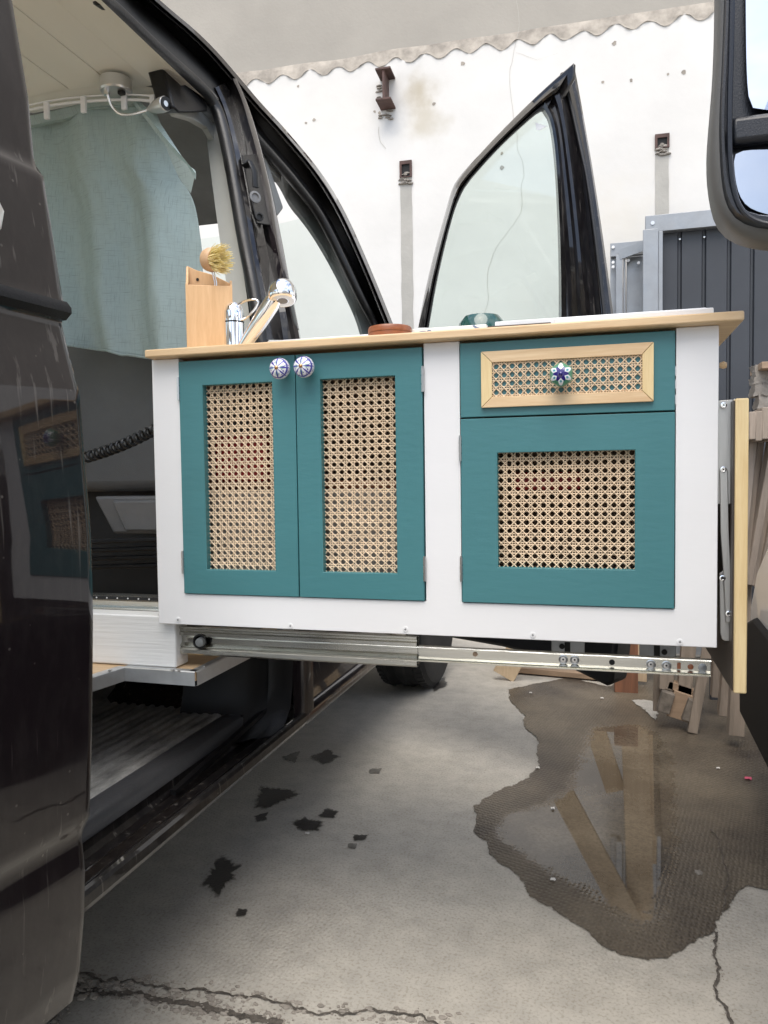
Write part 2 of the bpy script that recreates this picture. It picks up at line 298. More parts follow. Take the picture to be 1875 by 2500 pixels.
# ================================================================== GROUND
def ground_material():
    m = mat('concrete', (.3, .28, .25), .85); L = m.node_tree.links; b = m.node_tree.nodes['Principled BSDF']
    t = add(m, 'ShaderNodeTexCoord')
    def nz(s, d=5, ro=.55): n = add(m, 'ShaderNodeTexNoise'); n.inputs['Scale'].default_value = s; n.inputs['Detail'].default_value = d; n.inputs['Roughness'].default_value = ro; L.new(t.outputs['Object'], n.inputs[0]); return n
    n1 = nz(1.1, 6); r1 = add(m, 'ShaderNodeValToRGB'); e = r1.color_ramp.elements; e[0].position = .32; e[0].color = (.40, .38, .345, 1); e[1].position = .68; e[1].color = (.56, .52, .45, 1); L.new(n1.outputs[0], r1.inputs[0])
    n2 = nz(14, 8, .7); r2 = add(m, 'ShaderNodeValToRGB'); r2.color_ramp.elements[0].position = .3; r2.color_ramp.elements[0].color = (.72, .72, .72, 1); r2.color_ramp.elements[1].position = .6; L.new(n2.outputs[0], r2.inputs[0])
    mx = add(m, 'ShaderNodeMix', data_type='RGBA', blend_type='MULTIPLY'); mx.inputs[0].default_value = .8; L.new(r1.outputs[0], mx.inputs[6]); L.new(r2.outputs[0], mx.inputs[7])
    n3 = nz(160, 3, .6); r3 = add(m, 'ShaderNodeValToRGB'); r3.color_ramp.elements[0].position = .35; r3.color_ramp.elements[0].color = (.68, .66, .62, 1); r3.color_ramp.elements[1].position = .5; L.new(n3.outputs[0], r3.inputs[0])
    mx2 = add(m, 'ShaderNodeMix', data_type='RGBA', blend_type='MULTIPLY'); mx2.inputs[0].default_value = .7; L.new(mx.outputs[2], mx2.inputs[6]); L.new(r3.outputs[0], mx2.inputs[7]); L.new(mx2.outputs[2], b.inputs['Base Color'])
    # roller-marked screed: rows of small dimples
    sp = add(m, 'ShaderNodeMapping'); sp.inputs['Rotation'].default_value = (0, 0, .28); sp.inputs['Scale'].default_value = (95, 70, 1); L.new(t.outputs['Object'], sp.inputs[0])
    v = add(m, 'ShaderNodeTexVoronoi'); v.voronoi_dimensions = '2D'; v.inputs['Scale'].default_value = 1; v.inputs['Randomness'].default_value = .35; L.new(sp.outputs[0], v.inputs[0])
    r5 = add(m, 'ShaderNodeMapRange'); r5.inputs[1].default_value = .1; r5.inputs[2].default_value = .45; L.new(v.outputs['Distance'], r5.inputs[0])
    nm = nz(1.6, 2); mk = add(m, 'ShaderNodeMapRange'); mk.inputs[1].default_value = .42; mk.inputs[2].default_value = .58; L.new(nm.outputs[0], mk.inputs[0])
    mu = add(m, 'ShaderNodeMath', operation='MULTIPLY'); L.new(r5.outputs[0], mu.inputs[0]); L.new(mk.outputs[0], mu.inputs[1])
    ad = add(m, 'ShaderNodeMath', operation='MULTIPLY_ADD'); L.new(n2.outputs[0], ad.inputs[0]); ad.inputs[1].default_value = 1.2; L.new(mu.outputs[0], ad.inputs[2])
    bp = add(m, 'ShaderNodeBump'); bp.inputs['Strength'].default_value = .5; bp.inputs['Distance'].default_value = .002; L.new(ad.outputs[0], bp.inputs['Height']); L.new(bp.outputs[0], b.inputs['Normal'])
    return m
M['ground'] = ground_material()
g = MB(); g.add([(-60, -60, 0), (60, -60, 0), (60, 60, 0), (-60, 60, 0)], [(0, 1, 2, 3)])
gr = g.build('ground', M['ground'], kind='structure')
# ---- puddle: wet concrete with standing water in its middle
wetpx = [(1241, 1685), (1247, 1714), (1282, 1750), (1279, 1776), (1316, 1805), (1311, 1837), (1319, 1871), (1285, 1903), (1211, 1935), (1158, 1969), (1163, 1998), (1154, 2035), (1195, 2061), (1192, 2088), (1269, 2140), (1287, 2182), (1348, 2219), (1443, 2283), (1485, 2320), (1527, 2338), (1575, 2344), (1633, 2338), (1664, 2320), (1701, 2298), (1745, 2277), (1759, 2225), (1791, 2214), (1796, 2182), (1823, 2164), (1870, 2175), (2000, 2180), (2050, 1900), (2000, 1700), (1800, 1625), (1640, 1610), (1560, 1640), (1488, 1679), (1394, 1656), (1323, 1667)]
wet = [aZ(x, y, 0).to_2d() for x, y in wetpx]
floodpx = [(1300, 1975), (1215, 2000), (1215, 2045), (1300, 2105), (1400, 2170), (1500, 2235), (1560, 2275), (1620, 2250), (1655, 2100), (1650, 1950), (1640, 1850), (1610, 1790), (1560, 1770), (1440, 1775), (1415, 1850), (1380, 1930)]
flood = [aZ(x, y, 0).to_2d() for x, y in floodpx]
def sdist(p, poly):
    ins = False; d = 1e9; n = len(poly)
    for i in range(n):
        a, b = poly[i], poly[(i + 1) % n]
        if (a.y > p.y) != (b.y > p.y) and p.x < (b.x - a.x) * (p.y - a.y) / (b.y - a.y) + a.x: ins = not ins
        ab = b - a; t = max(0, min(1, (p - a).dot(ab) / max(1e-9, ab.length_squared))); d = min(d, (p - a - ab * t).length)
    return d if ins else -d
x0, x1 = min(p.x for p in wet) - .06, max(p.x for p in wet) + .06; y0, y1 = min(p.y for p in wet) - .06, max(p.y for p in wet) + .06
st = .02; nx = int((x1 - x0) / st) + 1; ny = int((y1 - y0) / st) + 1
vv = []; a1 = []; a2 = []
for j in range(ny):
    for i in range(nx):
        p = Vector((x0 + i * st, y0 + j * st)); vv.append((p.x, p.y, .003)); a1.append(sdist(p, wet)); a2.append(sdist(p, flood))
fs = [(j * nx + i, j * nx + i + 1, (j + 1) * nx + i + 1, (j + 1) * nx + i) for j in range(ny - 1) for i in range(nx - 1)]
fs = [f for f in fs if max(a1[k] for k in f) > -.025]
used = sorted({k for f in fs for k in f}); mp_ = {k: i for i, k in enumerate(used)}
me = bpy.data.meshes.new('puddle'); me.from_pydata([vv[k] for k in used], [], [tuple(mp_[k] for k in f) for f in fs])
for nm_, arr in (('wet', a1), ('flood', a2)):
    at = me.attributes.new(nm_, 'FLOAT', 'POINT'); at.data.foreach_set('value', [arr[k] for k in used])
pm = mat('wet_concrete', (.1, .09, .07), .4); L = pm.node_tree.links; b = pm.node_tree.nodes['Principled BSDF']; b.inputs['IOR'].default_value = 1.6
t = add(pm, 'ShaderNodeTexCoord')
def pn(s, d=5, ro=.6): n = add(pm, 'ShaderNodeTexNoise'); n.inputs['Scale'].default_value = s; n.inputs['Detail'].default_value = d; n.inputs['Roughness'].default_value = ro; L.new(t.outputs['Object'], n.inputs[0]); return n
n1 = pn(2.3, 7); r1 = add(pm, 'ShaderNodeValToRGB'); e = r1.color_ramp.elements; e[0].position = .35; e[0].color = (.055, .043, .032, 1); e[1].position = .66; e[1].color = (.185, .152, .108, 1); L.new(n1.outputs[0], r1.inputs[0])
n3 = pn(120, 4, .7); r3 = add(pm, 'ShaderNodeValToRGB'); r3.color_ramp.elements[0].position = .35; r3.color_ramp.elements[0].color = (.55, .53, .5, 1); r3.color_ramp.elements[1].position = .6; L.new(n3.outputs[0], r3.inputs[0])
mx = add(pm, 'ShaderNodeMix', data_type='RGBA', blend_type='MULTIPLY'); mx.inputs[0].default_value = .8; L.new(r1.outputs[0], mx.inputs[6]); L.new(r3.outputs[0], mx.inputs[7]); L.new(mx.outputs[2], b.inputs['Base Color'])
def edge(attr, amp, sc_, lo, hi):
    at = add(pm, 'ShaderNodeAttribute'); at.attribute_name = attr; n = pn(sc_, 6, .65)
    ma = add(pm, 'ShaderNodeMath', operation='MULTIPLY_ADD'); L.new(n.outputs[0], ma.inputs[0]); ma.inputs[1].default_value = amp; L.new(at.outputs['Fac'], ma.inputs[2])
    mr = add(pm, 'ShaderNodeMapRange'); mr.inputs[1].default_value = lo + amp * .5; mr.inputs[2].default_value = hi + amp * .5; L.new(ma.outputs[0], mr.inputs[0]); return mr
ew = edge('wet', .045, 22, -.001, .001); ef = edge('flood', .11, 20, -.015, .03)
mr = add(pm, 'ShaderNodeMapRange'); mr.inputs[3].default_value = .42; mr.inputs[4].default_value = .015; L.new(ef.outputs[0], mr.inputs[0]); L.new(mr.outputs[0], b.inputs['Roughness'])
sp = add(pm, 'ShaderNodeMapping'); sp.inputs['Rotation'].default_value = (0, 0, .28); sp.inputs['Scale'].default_value = (95, 70, 1); L.new(t.outputs['Object'], sp.inputs[0])
v = add(pm, 'ShaderNodeTexVoronoi'); v.voronoi_dimensions = '2D'; v.inputs['Scale'].default_value = 1; v.inputs['Randomness'].default_value = .35; L.new(sp.outputs[0], v.inputs[0])
r5 = add(pm, 'ShaderNodeMapRange'); r5.inputs[1].default_value = .1; r5.inputs[2].default_value = .45; L.new(v.outputs['Distance'], r5.inputs[0])
iv = add(pm, 'ShaderNodeMath', operation='SUBTRACT'); iv.inputs[0].default_value = 1; L.new(ef.outputs[0], iv.inputs[1])
bp = add(pm, 'ShaderNodeBump'); bp.inputs['Distance'].default_value = .0011; L.new(r5.outputs[0], bp.inputs['Height']); L.new(iv.outputs[0], bp.inputs['Strength']); L.new(bp.outputs[0], b.inputs['Normal'])
tr = add(pm, 'ShaderNodeBsdfTransparent'); ms = add(pm, 'ShaderNodeMixShader'); L.new(ew.outputs[0], ms.inputs[0]); L.new(tr.outputs[0], ms.inputs[1]); L.new(b.outputs[0], ms.inputs[2]); L.new(ms.outputs[0], pm.node_tree.nodes['Material Output'].inputs[0])
me.materials.append(pm); pud = bpy.data.objects.new('puddle', me); C.objects.link(pud); pud['kind'] = 'structure'
def blob(name, pts, z, mt, jag=.012, kind='structure', n=90, sc_=30, soft=False):
    pts = [aZ(x, y, 0) for x, y in pts]; cl = resample(pts + [pts[0]], n + 1)[:-1]; c = sum(cl, Vector()) / n; res = []
    for p in cl:
        d = (p - c).normalized(); res.append(p + d * (jag * noise.noise(p * sc_) * 1.1 + jag * .8 * noise.noise(p * sc_ * 3.3) + jag * .22 * noise.noise(p * sc_ * 8)) + Vector((0, 0, z)))
    if not soft: o = MB().add(res, [tuple(range(n))]).build(name, mt); o['kind'] = kind; return o
    c = c + Vector((0, 0, z)); vs_ = []; at_ = []
    for f_, a_ in ((1.3, 0), (1.0, .32), (.72, .62), (.42, .9)): vs_ += [c + (p - c) * f_ for p in res]; at_ += [a_] * n
    vs_.append(c); at_.append(1)
    fs_ = [(r_ * n + k, r_ * n + (k + 1) % n, (r_ + 1) * n + (k + 1) % n, (r_ + 1) * n + k) for r_ in range(3) for k in range(n)] + [(3 * n + k, 3 * n + (k + 1) % n, 4 * n) for k in range(n)]
    o = MB().add(vs_, fs_).build(name, mt); at = o.data.attributes.new('soak', 'FLOAT', 'POINT'); at.data.foreach_set('value', at_); o['kind'] = kind; return o
def soak(m):
    L = m.node_tree.links; b = m.node_tree.nodes['Principled BSDF']; at = add(m, 'ShaderNodeAttribute'); at.attribute_name = 'soak'; t = add(m, 'ShaderNodeTexCoord')
    n = add(m, 'ShaderNodeTexNoise'); n.inputs['Scale'].default_value = 70; n.inputs['Detail'].default_value = 7; n.inputs['Roughness'].default_value = .7; L.new(t.outputs['Object'], n.inputs[0])
    a = add(m, 'ShaderNodeMath', operation='MULTIPLY_ADD'); L.new(n.outputs[0], a.inputs[0]); a.inputs[1].default_value = .9; L.new(at.outputs['Fac'], a.inputs[2])
    mr = add(m, 'ShaderNodeMapRange'); mr.interpolation_type = 'SMOOTHSTEP'; mr.inputs[1].default_value = .55; mr.inputs[2].default_value = 1.02; mr.inputs[4].default_value = .9; L.new(a.outputs[0], mr.inputs[0])
    tr = add(m, 'ShaderNodeBsdfTransparent'); ms = add(m, 'ShaderNodeMixShader'); L.new(mr.outputs[0], ms.inputs[0]); L.new(tr.outputs[0], ms.inputs[1]); L.new(b.outputs[0], ms.inputs[2]); L.new(ms.outputs[0], m.node_tree.nodes['Material Output'].inputs[0])
blob('ground', [(1541, 1712), (1593, 1712), (1608, 1732), (1602, 1763), (1582, 1744)], .006, M['ground'], .02).name = 'ground'
M['oil'] = mat('oil_soaked_concrete', (.040, .036, .032), .38, var=.4, vs=20, bump=.5, bs=200)
M['damp'] = mat('damp_concrete', (.20, .19, .165), .6, var=.4, vs=20, bump=.5, bs=200)
soak(M['oil']); soak(M['damp'])
for pts, mt, jg in (([(500, 2150), (535, 2100), (585, 2115), (560, 2150), (535, 2185), (515, 2175)], 'oil', .035),
                    ([(622, 1975), (640, 1925), (700, 1930), (735, 1940), (690, 1958), (655, 1972)], 'oil', .02),
                    ([(622, 1995), (655, 1985), (650, 2003), (630, 2008)], 'oil', .01),
                    ([(712, 2010), (745, 1997), (782, 2010), (775, 2030), (740, 2032)], 'oil', .02),
                    ([(778, 1995), (800, 1975), (826, 1985), (815, 2002)], 'oil', .02),
                    ([(862, 2040), (900, 2040), (890, 2052), (865, 2055)], 'oil', .012), ([(580, 2222), (603, 2218), (600, 2235), (580, 2238)], 'oil', .012),
                    ([(758, 1850), (800, 1832), (828, 1850), (790, 1868)], 'oil', .02), ([(850, 2062), (870, 2062), (868, 2072), (850, 2070)], 'damp', .01),
                    ([(905, 1880), (930, 1878), (925, 1890), (903, 1889)], 'damp', .01), ([(1050, 1665), (1085, 1655), (1090, 1675), (1060, 1690)], 'oil', .02),
                    ([(690, 1850), (730, 1838), (720, 1865)], 'damp', .02)):
    blob('oil_stain', pts, .003, M[mt], jg * .5, soft=True)
# ---- cracks
def ribbon(name, px, wd, z, mt, jag=.006, n=120, seed=0):
    c = resample([aZ(x, y, 0) for x, y in px], n); Lf = []; Rt = []
    for i, p in enumerate(c):
        d = (c[min(i + 1, n - 1)] - c[max(i - 1, 0)]).normalized(); s_ = Vector((-d.y, d.x, 0)); off = s_ * jag * (.8 * noise.noise(Vector((p.x * 14 + seed, p.y * 14, 0))) + .5 * noise.noise(Vector((p.x * 60 + seed, p.y * 60, 0))))
        ww = wd * (.35 + 1.2 * abs(noise.noise(Vector((p.x * 30, p.y * 30, seed + 5)))) + .9 * abs(noise.noise(Vector((p.x * 140, p.y * 140, seed + 2)))))
        Lf.append(p + off + s_ * ww + Vector((0, 0, z))); Rt.append(p + off - s_ * ww + Vector((0, 0, z)))
    o = MB().loft([Lf, Rt]).build(name, mt); o['kind'] = 'structure'; return c
cr = []
cr.append(ribbon('ground_crack', [(120, 2520), (165, 2440), (199, 2382), (250, 2398), (344, 2402), (422, 2416), (542, 2426), (633, 2444), (771, 2470), (880, 2476), (1000, 2482), (1150, 2510)], .0035, .003, M['dirt'], .02, 300))
cr.append(ribbon('ground_crack', [(160, 2440), (230, 2415), (300, 2425), (344, 2432), (452, 2458), (540, 2470), (603, 2487), (690, 2500)], .008, .003, M['dirt'], .016, 200, 3))
cr.append(ribbon('ground_crack', [(1745, 2277), (1750, 2310), (1738, 2335), (1762, 2365), (1758, 2392), (1742, 2412), (1748, 2440), (1772, 2462), (1790, 2500), (1785, 2560)], .0035, .003, M['dirt'], .01, 150, 7))
cr.append(ribbon('ground_crack', [(1735, 2030), (1755, 2060), (1768, 2110), (1782, 2150), (1770, 2175), (1768, 2230)], .0018, .006, M['dirt'], .008, 80, 9))
sm = MB(); rs_ = random.Random(4)
def rock(mb, c, r, rs_):
    bm = bmesh.new(); bmesh.ops.create_icosphere(bm, subdivisions=1, radius=1); q = Vector((rs_.uniform(-9, 9), 0, 0)); sx, sy, sz = rs_.uniform(.7, 1.5), rs_.uniform(.6, 1), rs_.uniform(.3, .6)
    mb.add([Vector((v.co.x * sx, v.co.y * sy, v.co.z * sz)) * r * (1 + .5 * noise.noise(v.co * 1.7 + q)) + c for v in bm.verts], [tuple(v.index for v in f.verts) for f in bm.faces]); bm.free()
for k in range(700):
    c = rs_.choice(cr[:2]); p = rs_.choice(c); rock(sm, p + Vector((rs_.gauss(0, .012), rs_.gauss(0, .012), .001)), abs(rs_.gauss(.0025, .002)) + .001, rs_)
for p in cr[2][::4]: rock(sm, p + Vector((rs_.gauss(0, .004), 0, .001)), abs(rs_.gauss(.002, .001)), rs_)
sm.build('rubble', M['stone'], kind='stuff', smooth=20)
for px, py in ((199, 2434), (228, 2432), (1706, 2131)):
    mbq = MB(); rock(mbq, aZ(px, py, .004), .013, rs_); tag(mbq.build('pebble', M['stone'], smooth=20), {199: 'larger round pebble in the crack at the foot of the open van door', 228: 'smaller pebble beside the round one in the crack by the van door', 1706: 'lone pebble lying on the wet concrete inside the puddle'}[px], 'pebble', 'pebbles on the concrete')
for i, (px, py, mt, lb) in enumerate(((1350, 1973, 'petal', 'white petal floating at the far side of the puddle'), (1350, 2147, 'petal', 'white petal floating at the near side of the puddle'), (1753, 1875, 'petal', 'white petal on wet concrete near the black bumper'), (1296, 1691, 'petal', 'small white petal on the far edge of the wet patch'), (1470, 1704, 'petal', 'white petal on wet ground below the steel rail'), (1313, 1874, 'petal', 'white petal on the puddle edge where dry concrete juts in'), (750, 2034, 'petal', 'pale petal beside the dark oil stain'), (1826, 1900, 'pink', 'pink petal on the ground beside the black bumper'))):
    c = aZ(px, py, .007); n = 9; r_ = .0062 if mt == 'petal' else .013
    MBp = MB(); pts = [c + Vector((math.cos(a * 2 * math.pi / n) * r_ * rs_.uniform(.7, 1.2), math.sin(a * 2 * math.pi / n) * r_ * rs_.uniform(.7, 1.2), .002 * math.sin(a * 2.1))) for a in range(n)]
    MBp.prism(pts, (0, 0, .0008)); tag(MBp.build('petal', M[mt]), lb, 'petal', 'petals fallen on the ground')
# ================================================================== WALL BEHIND
WD = Vector((1, .035, 0)).normalized(); WN = Vector((.035, -1, 0)).normalized(); W0 = Vector((0, 4.55, 0))
def aW(px, py, off=0): return aP(px, py, W0 + WN * off, WN)
def wu(p): return (p - W0).dot(WD)
def wp(u, z, off=0): return W0 + WD * u + WN * off + Vector((0, 0, z))
M['plaster'] = mat('white_plaster', (.70, .675, .635), .9, var=.09, vs=1.6, bump=1.0, bs=11, coords='Object', det=8)
pl = M['plaster']; Lp = pl.node_tree.links; bq_ = pl.node_tree.nodes['Principled BSDF']; src = bq_.inputs['Base Color'].links[0].from_socket
tq = add(pl, 'ShaderNodeTexCoord'); nq = add(pl, 'ShaderNodeTexNoise'); nq.inputs['Scale'].default_value = 9; nq.inputs['Detail'].default_value = 6; Lp.new(tq.outputs['Object'], nq.inputs[0])
for (px, py, r0, colr) in ((1022, 219, .20, (.42, .36, .26)), (1040, 295, .19, (.50, .45, .36)), (955, 285, .16, (.50, .50, .50)), (1500, 540, .5, (.66, .62, .55)), (760, 300, .5, (.70, .67, .62))):
    c = aW(px, py, .018); dn = add(pl, 'ShaderNodeVectorMath', operation='DISTANCE'); Lp.new(tq.outputs['Object'], dn.inputs[0]); dn.inputs[1].default_value = c
    a_ = add(pl, 'ShaderNodeMath', operation='MULTIPLY_ADD'); Lp.new(nq.outputs[0], a_.inputs[0]); a_.inputs[1].default_value = r0 * 1.2; Lp.new(dn.outputs['Value'], a_.inputs[2])
    mr_ = add(pl, 'ShaderNodeMapRange'); mr_.interpolation_type = 'SMOOTHSTEP'; mr_.inputs[1].default_value = r0 * .5; mr_.inputs[2].default_value = r0 * 1.45; mr_.inputs[3].default_value = .8; mr_.inputs[4].default_value = 0; Lp.new(a_.outputs[0], mr_.inputs[0])
    mx_ = add(pl, 'ShaderNodeMix', data_type='RGBA'); Lp.new(mr_.outputs[0], mx_.inputs[0]); Lp.new(src, mx_.inputs[6]); mx_.inputs[7].default_value = (*colr, 1); src = mx_.outputs[2]
Lp.new(src, bq_.inputs['Base Color'])
M['greyrender'] = mat('grey_render', (.37, .34, .295), .95, var=.13, vs=1.5, bump=.6, bs=60, det=8)
M['mortar'] = mat('rough_mortar', (.36, .32, .27), .95, var=.4, vs=14, bump=1, bs=50)
M['greystrip'] = mat('grey_cement_strip', (.42, .40, .36), .95, var=.12, vs=8, bump=.6, bs=60)
wall = thing('boundary_wall', 'tall wall with white plaster below a scalloped edge and grey render above', 'wall', wp(0, 0))
MB().prism([wp(-9, 0, 0), wp(7, 0, 0), wp(7, 7, 0), wp(-9, 7, 0)], -WN * .25).build('grey_render', M['greyrender'], wall)
pa, pb = aW(610, 211), aW(1740, 45); ua, ub = wu(pa), wu(pb); sl = (pb.z - pa.z) / (ub - ua)
def wavez(u): return pa.z + (u - ua) * sl
ph = wu(aW(1502, 77)); PER = .177
def wz(u): return wavez(u) + .014 + .021 * math.cos((u - ph) / PER * 2 * math.pi) + .012 * noise.noise(Vector((u * 5, 0, 0))) + .006 * noise.noise(Vector((u * 21, 3, 0)))
us = [-9 + 16 * k / 1600 for k in range(1601)]
lo = [wp(u, 0, .018) for u in us]; hi = [wp(u, wz(u), .018) for u in us]; bk = [wp(u, wz(u), .001) for u in us]
MB().loft([lo, hi, bk]).build('white_plaster', M['plaster'], wall)
# rough mortar line above the scallops
top = [wp(u, wz(u) + .012 + .018 * abs(noise.noise(Vector((u * 9, 5, 0)))), .012 + .012 * noise.noise(Vector((u * 14, 9, 0)))) for u in us]
top2 = [wp(u, wavez(u) + .085 + .01 * noise.noise(Vector((u * 3, 7, 0))), .004) for u in us]
low = [wp(u, wz(u) - .004, .024 + .012 * noise.noise(Vector((u * 31, 2, 0)))) for u in us]
top3 = [p + Vector((0, 0, .004)) - WN * .006 for p in top2]
MB().loft([low, top, top2, top3]).build('mortar_line', M['mortar'], wall, smooth=60)
# socket holes with grey cement chases, and the rusty beam stub
for (xa, xb, yt, yb, ybot) in ((976, 1006, 395, 432, 830), (1599, 1634, 330, 360, 560)):
    a, bq = aW(xa, yt, .02), aW(xb, yb, .02); u0, u1, z1, z0 = wu(a), wu(bq), a.z, bq.z
    if z0 > z1: z0, z1 = z1, z0
    rr = MB(); rr.ring([wp(u0, z0, .019), wp(u1, z0, .019), wp(u1, z1, .019), wp(u0, z1, .019)], [wp(u0 + .012, z0 + .004, .019), wp(u1 - .012, z0 + .004, .019), wp(u1 - .012, z1 - .02, .019), wp(u0 + .012, z1 - .02, .019)], WN * .012)
    rr.build('steel_socket', M['rust'], wall)
    MB().prism([wp(u0 + .012, z0, .0195), wp(u1 - .012, z0, .0195), wp(u1 - .012, z1 - .02, .0195), wp(u0 + .012, z1 - .02, .0195)], WN * .003).build('socket_hole', M['darkhole'], wall)
    rk = MB()
    for k in range(14): rock(rk, wp(random.uniform(u0 + .01, u1 - .01), z0 + random.uniform(-.04, .03), .022), .017, rs_)
    rk.build('mortar_lump', M['stone'], wall, kind='stuff')
    zs = [z0 * (1 - k / 60) for k in range(61)]; uc = (u0 + u1) / 2; hw = (u1 - u0) / 2 - .002
    MB().loft([[wp(uc - hw - .004 * noise.noise(Vector((z * 9, 1, 0))), z, .0215) for z in zs], [wp(uc + hw + .006 * noise.noise(Vector((z * 9, 4, 0))), z, .0215) for z in zs]]).build('cement_chase', M['greystrip'], wall)
beam = thing('beam_stub', 'rusty cut off steel beam end sticking out of the white wall', 'beam', aW(945, 220, .02))
pt, pbm = aW(943, 185, .06), aW(944, 258, .06); ub0 = wu(pt)
for zc in (pt.z, pbm.z):
    q = MB(); q.prism([wp(ub0 - .045, zc - .006, .019), wp(ub0 + .045, zc - .006, .019), wp(ub0 + .045, zc + .006, .019), wp(ub0 - .045, zc + .006, .019)], WN * .13); q.build('flange', M['rust'], beam, bevel=.002)
q = MB(); q.prism([wp(ub0 - .006, pbm.z + .006, .019), wp(ub0 + .006, pbm.z + .006, .019), wp(ub0 + .006, pt.z - .006, .019), wp(ub0 - .006, pt.z - .006, .019)], WN * .12); q.build('web', M['rust'], beam)
rk = MB()
for k in range(12): rock(rk, wp(ub0 + random.uniform(-.05, .03), pbm.z - .03 + random.uniform(-.05, .02), .02), .014, rs_)
for k in range(10): rock(rk, wp(ub0 - .03 + random.uniform(-.03, .01), pt.z - random.uniform(.02, .12), .02), .014, rs_)
rk.build('mortar_lump', M['stone'], beam, kind='stuff')
hb = MB()
for px, py in ((728, 210), (766, 293), (747, 300), (915, 272), (926, 276), (1059, 253), (1130, 155), (1500, 105), (1472, 200), (1631, 181), (1669, 176), (1225, 374), (1225, 410), (1541, 197)):
    c = aW(px, py, .0195); rr = random.uniform(.008, .014); hb.add([c + WD * math.cos(a) * rr * random.uniform(.6, 1.2) + Vector((0, 0, math.sin(a) * rr * random.uniform(.6, 1.2))) for a in [k * .785 for k in range(8)]], [tuple(range(8))])
hb.build('pock_mark', M['mortar'], wall, kind='stuff')
M['crackline'] = mat('plaster_crack', (.45, .42, .37), .95)
def wcrack(px, wd):
    c = resample([aW(x, y, .0205) for x, y in px], 90); c = [p + WD * .02 * noise.noise(Vector((p.z * 9, p.x, 0))) + Vector((0, 0, .01 * noise.noise(Vector((p.z * 13, 2, p.x * 9))))) for p in c]
    MB().loft([[p - WD * wd for p in c], [p + WD * wd for p in c]]).build('hairline_crack', M['crackline'], wall)
wcrack([(1262, 0), (1262, 110), (1245, 165), (1247, 250), (1250, 300), (1262, 350), (1280, 430), (1270, 520), (1240, 560), (1205, 620), (1195, 660), (1185, 780)], .0009)
wcrack([(1262, 130), (1310, 145), (1360, 130)], .0013)
wcrack([(923, 310), (930, 345), (943, 365)], .0013)
# darker patches beside the beam: brownish smudges are part of the plaster
# ================================================================== SHEET-METAL GATE LEAF AND FRAMES
GY = 4.2
gate = thing('gate_leaf', 'tall anthracite ribbed sheet gate leaf in a galvanised frame behind the planks', 'gate', (0.6, GY, 0))
gt = aY(1575, 530, GY); gx0 = gt.x; gz = gt.z
px0 = aY(1612, 560, GY).x
ribs = [1612, 1661, 1721, 1783, 1840]; xs = [aY(p, 560, GY).x for p in ribs]; step = xs[2] - xs[1]
while len(xs) < 12: xs.append(xs[-1] + step)
for i in range(len(xs) - 1):
    a, bq = xs[i], xs[i + 1]; y = GY + .03
    prof = [(a + .012, y), (bq - .012, y), (bq - .012, y + .004), (a + .012, y + .004)]
    MB().box(a + .011, bq - .011, y, y + .004, .12, gz - .075).build('cladding_panel', M['gatepanel'], gate)
    MB().add([(bq - .011, y, .12), (bq - .005, y + .014, .12), (bq + .005, y + .014, .12), (bq + .011, y, .12), (bq - .011, y, gz - .075), (bq - .005, y + .014, gz - .075), (bq + .005, y + .014, gz - .075), (bq + .011, y, gz - .075)], [(0, 1, 5, 4), (1, 2, 6, 5), (2, 3, 7, 6)]).build('cladding_groove', M['gatepanel'], gate)
    if i: MB().lathe([(.005, 0), (.005, .003), (.002, .004)], (a, GY + .026, gz - .12), (0, -1, 0), 8).build('rivet', M['screw'], gate)
MB().box(gx0, xs[-1], GY - .02, GY + .02, gz - .085, gz).build('frame', M['galv'], gate, bevel=.003)
MB().box(gx0 - .012, px0 - .012, GY - .045, GY - .021, .1, gz - .075).build('frame', M['galv'], gate, bevel=.003)
MB().box(px0 - .011, px0 + .010, GY - .03, GY - .005, .1, gz - .086).build('frame', M['galv'], gate, bevel=.002)
MB().box(gx0, xs[-1], GY - .02, GY + .02, .02, .1).build('frame', M['galv'], gate, bevel=.003)
MB().lathe([(.010, 0), (.010, .004)], (gx0 + .035, GY - .021, gz - .04), (0, -1, 0), 10).build('rivet', M['screw'], gate)
fr = thing('metal_frame', 'bare galvanised frames with bolt holes leaning on the white wall beside the gate leaf', 'metal frame', (0.1, 4.35, 0))
def fbar(xa, xb, ya, yb, d=0, mt='galv'):
    a = aY(xa, ya, 4.36 + d); b2 = aY(xb, yb, 4.36 + d); MB().box(min(a.x, b2.x), max(a.x, b2.x), 4.36 + d, 4.385 + d, min(a.z, b2.z), max(a.z, b2.z)).build('frame_bar', M[mt], fr, bevel=.002)
fbar(1490, 1572, 594, 620); fbar(1490, 1516, 626, 1100, .03); fbar(1504, 1520, 622, 1100, -.03); fbar(1530, 1572, 628, 1100, .04); fbar(1522, 1527, 628, 1100, .0); fbar(1500, 1600, 622, 625, .05, 'alu')
for x, y in ((1497, 603), (1497, 640), (1497, 651), (1534, 635), (1559, 641)):
    MB().lathe([(.008, 0), (.008, .012)], aY(x, y, 4.35), (0, 1, 0), 8).build('bolt_hole', M['white'], fr)
a, b2 = aY(1512, 622, 4.33), aY(1572, 600, 4.31); MB().bar(a, b2, .05, .006, (0, -1, 0)).build('brace', M['galv'], fr)
